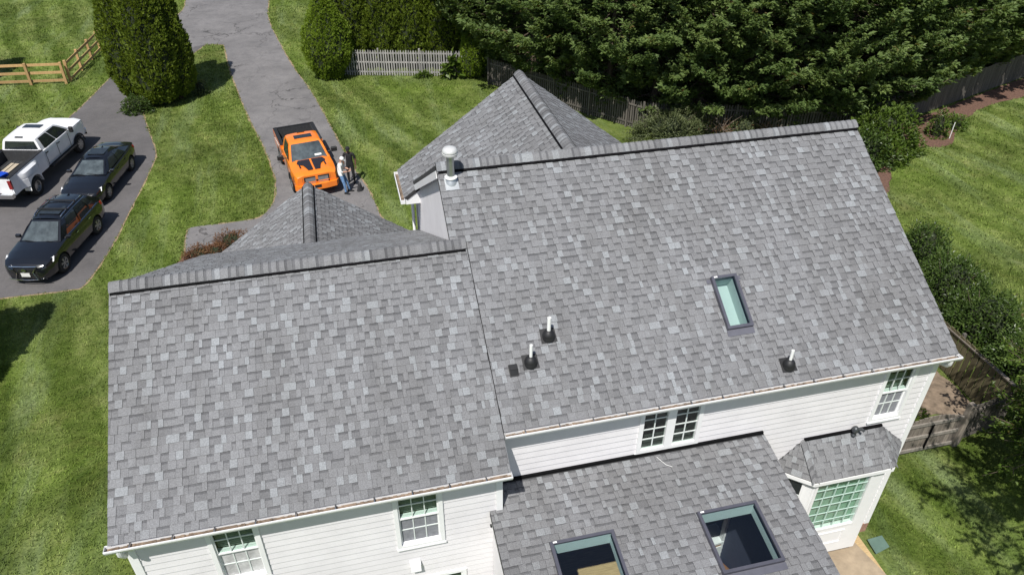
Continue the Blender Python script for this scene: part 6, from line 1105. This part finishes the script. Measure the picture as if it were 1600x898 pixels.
def person(label, loc, rz, pose, clothes):
    t = empty('person', loc, rz); tag(t, label, 'person'); J, E = pose['J'], pose['E']; skin_body('body', J, E, clothes['mats'], t, clothes['pick']); hd = Vector(pose['head']); f = Vector(pose['face']).normalized(); up = Vector((0, 0, 1)); up = (up - f * up.dot(f)).normalized(); sd = up.cross(f)
    # head with jaw, nose, ears, eyes
    bm = bmesh.new(); bmesh.ops.create_uvsphere(bm, u_segments=20, v_segments=14, radius=1.0)
    for v in bm.verts:
        x, y, z = v.co; w = .078 * (1 - .16 * max(0, -z)); d = .096 * (1 - .08 * max(0, -z)); v.co = Vector((x * d + (.012 if x > 0 and z < 0 else 0), y * w, z * .115))
    me = bpy.data.meshes.new('head'); bm.to_mesh(me); bm.free(); me.materials.append(clothes['skin']); [setattr(p, 'use_smooth', True) for p in me.polygons]
    h = obj('head', me, t); h.matrix_local = Matrix(((f.x, sd.x, up.x, hd.x), (f.y, sd.y, up.y, hd.y), (f.z, sd.z, up.z, hd.z), (0, 0, 0, 1)))
    m = MB(); m.slab([(.088, -.014, -.03), (.088, .014, -.03), (.092, .006, .012), (.092, -.006, .012)], (.028, 0, -.004)); m.build('nose', clothes['skin'], h, fixn=True)
    for s in (1, -1): m = MB(); m.lathe([(.012, 0), (.008, .006), (0, .007)], (.088, s * .032, .012), 8, axis='X'); m.build('eye', M['hair'], h, fixn=True); MB().box((-.005, s * .078, -.005), (.03, .014, .055)).build('ear', clothes['skin'], h)
    MB().box((.098, 0, -.058), (.008, .04, .008)).build('mouth', plain('lips', (.25, .09, .07), .6), h)
    # cap
    m = MB(); m.lathe([(.104, .02), (.104, .05), (.094, .09), (.065, .118), (.02, .13), (0, .131)], (-.006, 0, 0), 18); m.slab([(.07, -.075, .03), (.13, -.06, .026), (.17, 0, .022), (.13, .06, .026), (.07, .075, .03)], (0, 0, .008)); m.build('cap', clothes['cap'], h, smooth=50, fixn=True)
    for hn in ('hl', 'hr'):
        w, dr, cu, out = pose[hn]; w = Vector(w); dr = Vector(dr).normalized(); cu = Vector(cu).normalized(); sdv = dr.cross(cu).normalized(); Jh = {'w': (w, .022, .028), 'p': (w + dr * .045, .016, .038), 'k': (w + dr * .085, .013, .036)}; Eh = [('w', 'p'), ('p', 'k')]
        for i, (o_, l_) in enumerate(((-.030, .062), (-.010, .072), (.010, .068), (.029, .054))):
            b0 = w + dr * .085 + sdv * o_; a0 = b0 + dr * l_ * .45 + cu * l_ * .15; a1 = a0 + dr * l_ * .25 + cu * l_ * .4; Jh['a%d' % i] = (b0, .009, .009); Jh['b%d' % i] = (a0, .0085, .0085); Jh['c%d' % i] = (a1, .007, .007); Eh += [('k', 'a%d' % i), ('a%d' % i, 'b%d' % i), ('b%d' % i, 'c%d' % i)]
        tb = w + dr * .03 + sdv * out * .034; Jh['t0'] = (tb, .011, .011); Jh['t1'] = (tb + sdv * out * .03 + dr * .035 + cu * .012, .0095, .0095); Jh['t2'] = (tb + sdv * out * .026 + dr * .06 + cu * .03, .008, .008); Eh += [('p', 't0'), ('t0', 't1'), ('t1', 't2')]; skin_body('hand', Jh, Eh, [clothes['skin']], t, lambda c: 0, sub=1)
    for s, (p, d) in enumerate(pose['feet']):
        p, d = Vector(p), Vector(d).normalized(); sv = Vector((-d.y, d.x, 0)); m = MB(); prof = [(-.08, .035, .075), (-.03, .042, .085), (.05, .045, .07), (.12, .05, .055), (.17, .045, .045), (.20, .025, .035)]; n_ = len(prof); vs = []
        for a, w_, hh in prof: q = p + d * a; vs += [q - sv * w_, q - sv * w_ * .8 + Vector((0, 0, hh)), q + sv * w_ * .8 + Vector((0, 0, hh)), q + sv * w_]
        m.add(vs, [(i * 4 + k, i * 4 + (k + 1) % 4, (i + 1) * 4 + (k + 1) % 4, (i + 1) * 4 + k) for i in range(n_ - 1) for k in range(4)] + [(0, 1, 2, 3), tuple(range(n_ * 4 - 1, n_ * 4 - 5, -1))]); m.build('shoe', M['blackcloth'], t, smooth=50, fixn=True)
    return t
BE_ = [('pel', 'waist'), ('waist', 'chest'), ('chest', 'neckb'), ('neckb', 'neck'), ('neckb', 'sl'), ('sl', 'el'), ('el', 'wl'), ('neckb', 'sr'), ('sr', 'er'), ('er', 'wr'), ('pel', 'hipl'), ('hipl', 'kl'), ('kl', 'al'), ('pel', 'hipr'), ('hipr', 'kr'), ('kr', 'ar')]
# local axes: +x is where the person faces, +y to their left
A1 = dict(E=BE_, J={'pel': (Vector((-.10, 0, .95)), .13, .165), 'waist': (Vector((-.12, 0, 1.10)), .125, .165), 'chest': (Vector((-.10, 0, 1.30)), .135, .18), 'neckb': (Vector((-.06, 0, 1.46)), .075, .10), 'neck': (Vector((-.03, 0, 1.54)), .055, .055), 'sl': (Vector((-.07, .19, 1.43)), .07, .07), 'el': (Vector((.0, .27, 1.17)), .055, .055), 'wl': (Vector((.24, .12, 1.13)), .03, .032), 'sr': (Vector((-.07, -.19, 1.43)), .07, .07), 'er': (Vector((.0, -.27, 1.16)), .055, .055), 'wr': (Vector((.25, -.10, 1.12)), .03, .032), 'hipl': (Vector((-.06, .10, .88)), .10, .105), 'kl': (Vector((.10, .11, .48)), .07, .07), 'al': (Vector((.17, .12, .09)), .05, .05), 'hipr': (Vector((-.06, -.10, .88)), .10, .105), 'kr': (Vector((.03, -.12, .48)), .07, .07), 'ar': (Vector((.06, -.14, .09)), .05, .05)},
  head=(.02, 0, 1.665), face=(1, 0, -.55), hl=((.25, .11, 1.13), (.8, -.6, .1), (0, 0, 1), -1), hr=((.26, -.09, 1.12), (.8, .55, .1), (0, 0, 1), 1), feet=[((.17, .12, .0), (1, .15, 0)), ((.06, -.14, .0), (1, -.2, 0))])
person('person in white cap, white shirt and faded jeans at the orange truck, looking down', (-.30, 19.32, .015), rad(-15), A1, dict(skin=M['skin'], cap=M['shirt'], mats=[M['skin'], M['shirt'], M['jeans']], pick=lambda c: 2 if c.z < .93 else (0 if ((c.z > 1.51 and abs(c.y) < .075) or (c.x > .07 and c.z < 1.35 and abs(c.y) > .03 and c.z > .95)) else 1)))
A2 = dict(E=BE_, J={'pel': (Vector((0, 0, .96)), .125, .165), 'waist': (Vector((0, 0, 1.11)), .12, .165), 'chest': (Vector((0, 0, 1.32)), .135, .195), 'neckb': (Vector((.0, 0, 1.49)), .075, .105), 'neck': (Vector((.01, 0, 1.57)), .058, .058), 'sl': (Vector((0, .21, 1.45)), .072, .072), 'el': (Vector((-.02, .28, 1.15)), .052, .052), 'wl': (Vector((.06, .27, .90)), .03, .033), 'sr': (Vector((0, -.21, 1.45)), .072, .072), 'er': (Vector((-.02, -.28, 1.15)), .052, .052), 'wr': (Vector((.06, -.26, .90)), .03, .033), 'hipl': (Vector((0, .10, .89)), .10, .105), 'kl': (Vector((.03, .12, .49)), .07, .07), 'al': (Vector((0, .13, .09)), .05, .05), 'hipr': (Vector((0, -.10, .89)), .10, .105), 'kr': (Vector((.03, -.12, .49)), .07, .07), 'ar': (Vector((0, -.13, .09)), .05, .05)},
  head=(.03, 0, 1.70), face=(1, 0, -.25), hl=((.06, .27, .895), (.15, 0, -1), (1, -.3, 0), -1), hr=((.06, -.26, .895), (.15, 0, -1), (1, .3, 0), 1), feet=[((0, .13, 0), (1, .2, 0)), ((0, -.13, 0), (1, -.2, 0))])
person('person in a black cap and all black clothes standing beside the orange truck', (.05, 20.25, .015), rad(-105), A2, dict(skin=M['skin_dark'], cap=M['blackcloth'], mats=[M['skin_dark'], M['blackcloth']], pick=lambda c: 0 if (c.z > 1.53 or (abs(c.y) > .225 and c.z < 1.24 and c.z > .8)) else 1))
m = MB(); m.add([(.16 * math.cos(a) * (1 - .25 * k), .11 * math.sin(a) * (1 - .2 * k), .02 + .16 * k) for k in range(3) for a in np.linspace(0, 2 * math.pi, 12, endpoint=False)], [(j * 12 + i, j * 12 + (i + 1) % 12, (j + 1) * 12 + (i + 1) % 12, (j + 1) * 12 + i) for j in range(2) for i in range(12)] + [tuple(range(24, 36)), tuple(range(11, -1, -1))]); m.tube([(-.08, 0, .3), (-.05, .0, .42), (.05, 0, .42), (.08, 0, .3)], .015, 6); m.tube([(.12, .02, .05), (.22, .05, .12), (.24, .08, .03), (.14, .1, .02)], .018, 6)
bg = m.build('tool_bag', plain('dark grey bag', (.03, .03, .033), .9, vary=.4), loc=(.36, 19.35, .015), rz=.5, smooth=50, fixn=True); tag(bg, 'small dark bag on the asphalt in front of the two people', 'bag')

# ------------------------------------------------------------------ small things
m = MB(); m.lathe([(.02, 0), (.02, .9), (0, .9)], (0, 0, 0), 8); s_ = m.build('stake', M['pvc'], loc=(30.75, 18.2, 0), fixn=True); tag(s_, 'white stake beside the young sapling in the mulch patch', 'stake')
m = MB(); m.slab([(-.24, -.17, .03), (.2, -.2, .03), (.3, .1, .045), (-.1, .2, .045)], (0, 0, .035)); s_ = m.build('splash_block', plain('green plastic', (.10, .16, .13), .6), loc=(10.95, -3.42, 1.325), rz=.3, fixn=True); s_.modifiers.new('bev', 'BEVEL').width = .012; tag(s_, 'dull green splash block on the grass at the bay corner', 'splash block')
for i, (x, y, a, l_) in enumerate(((12.6, -.35, .8, 1.1), (13.2, -.2, 2.2, .9), (12.2, -.6, 1.4, .8))):
    m = MB(); m.box((0, 0, .05), (l_, .16, .1)); s_ = m.build('loose_timber', M['gatewood'], loc=G(x, y), rz=a); tag(s_, 'old loose timber on the soil behind the gate, %s' % ('the longest', 'the one in the middle', 'nearest the house')[i], 'timber')
# furniture under the skylights
ch = empty('armchair', (6.72, -3.5, 1.32), .4); tag(ch, 'brown leather armchair seen through the right large skylight', 'armchair'); lm = plain('brown leather', (.22, .10, .045), .5, vary=.25)
for nm, c, d in (('seat', (0, 0, .3), (.7, .7, .3)), ('backrest', (-.3, 0, .62), (.2, .75, .6)), ('armrest', (0, .36, .42), (.7, .16, .38)), ('armrest', (0, -.36, .42), (.7, .16, .38))): o = MB().box(c, d).build(nm, lm, ch); o.modifiers.new('bev', 'BEVEL').width = .05; o.modifiers['bev'].segments = 3
cb = empty('cabinet', (6.75, -2.75, 1.32), .1); tag(cb, 'low tan and white cabinet seen through the right large skylight', 'cabinet'); MB().box((0, 0, .36), (.7, .45, .7)).build('carcass', plain('tan wood', (.36, .2, .09), .6), cb); MB().box((.02, 0, .745), (.8, .5, .06)).build('top', M['trim'], cb); MB().box((0, -.232, .36), (.6, .02, .5)).build('door', M['trim'], cb)
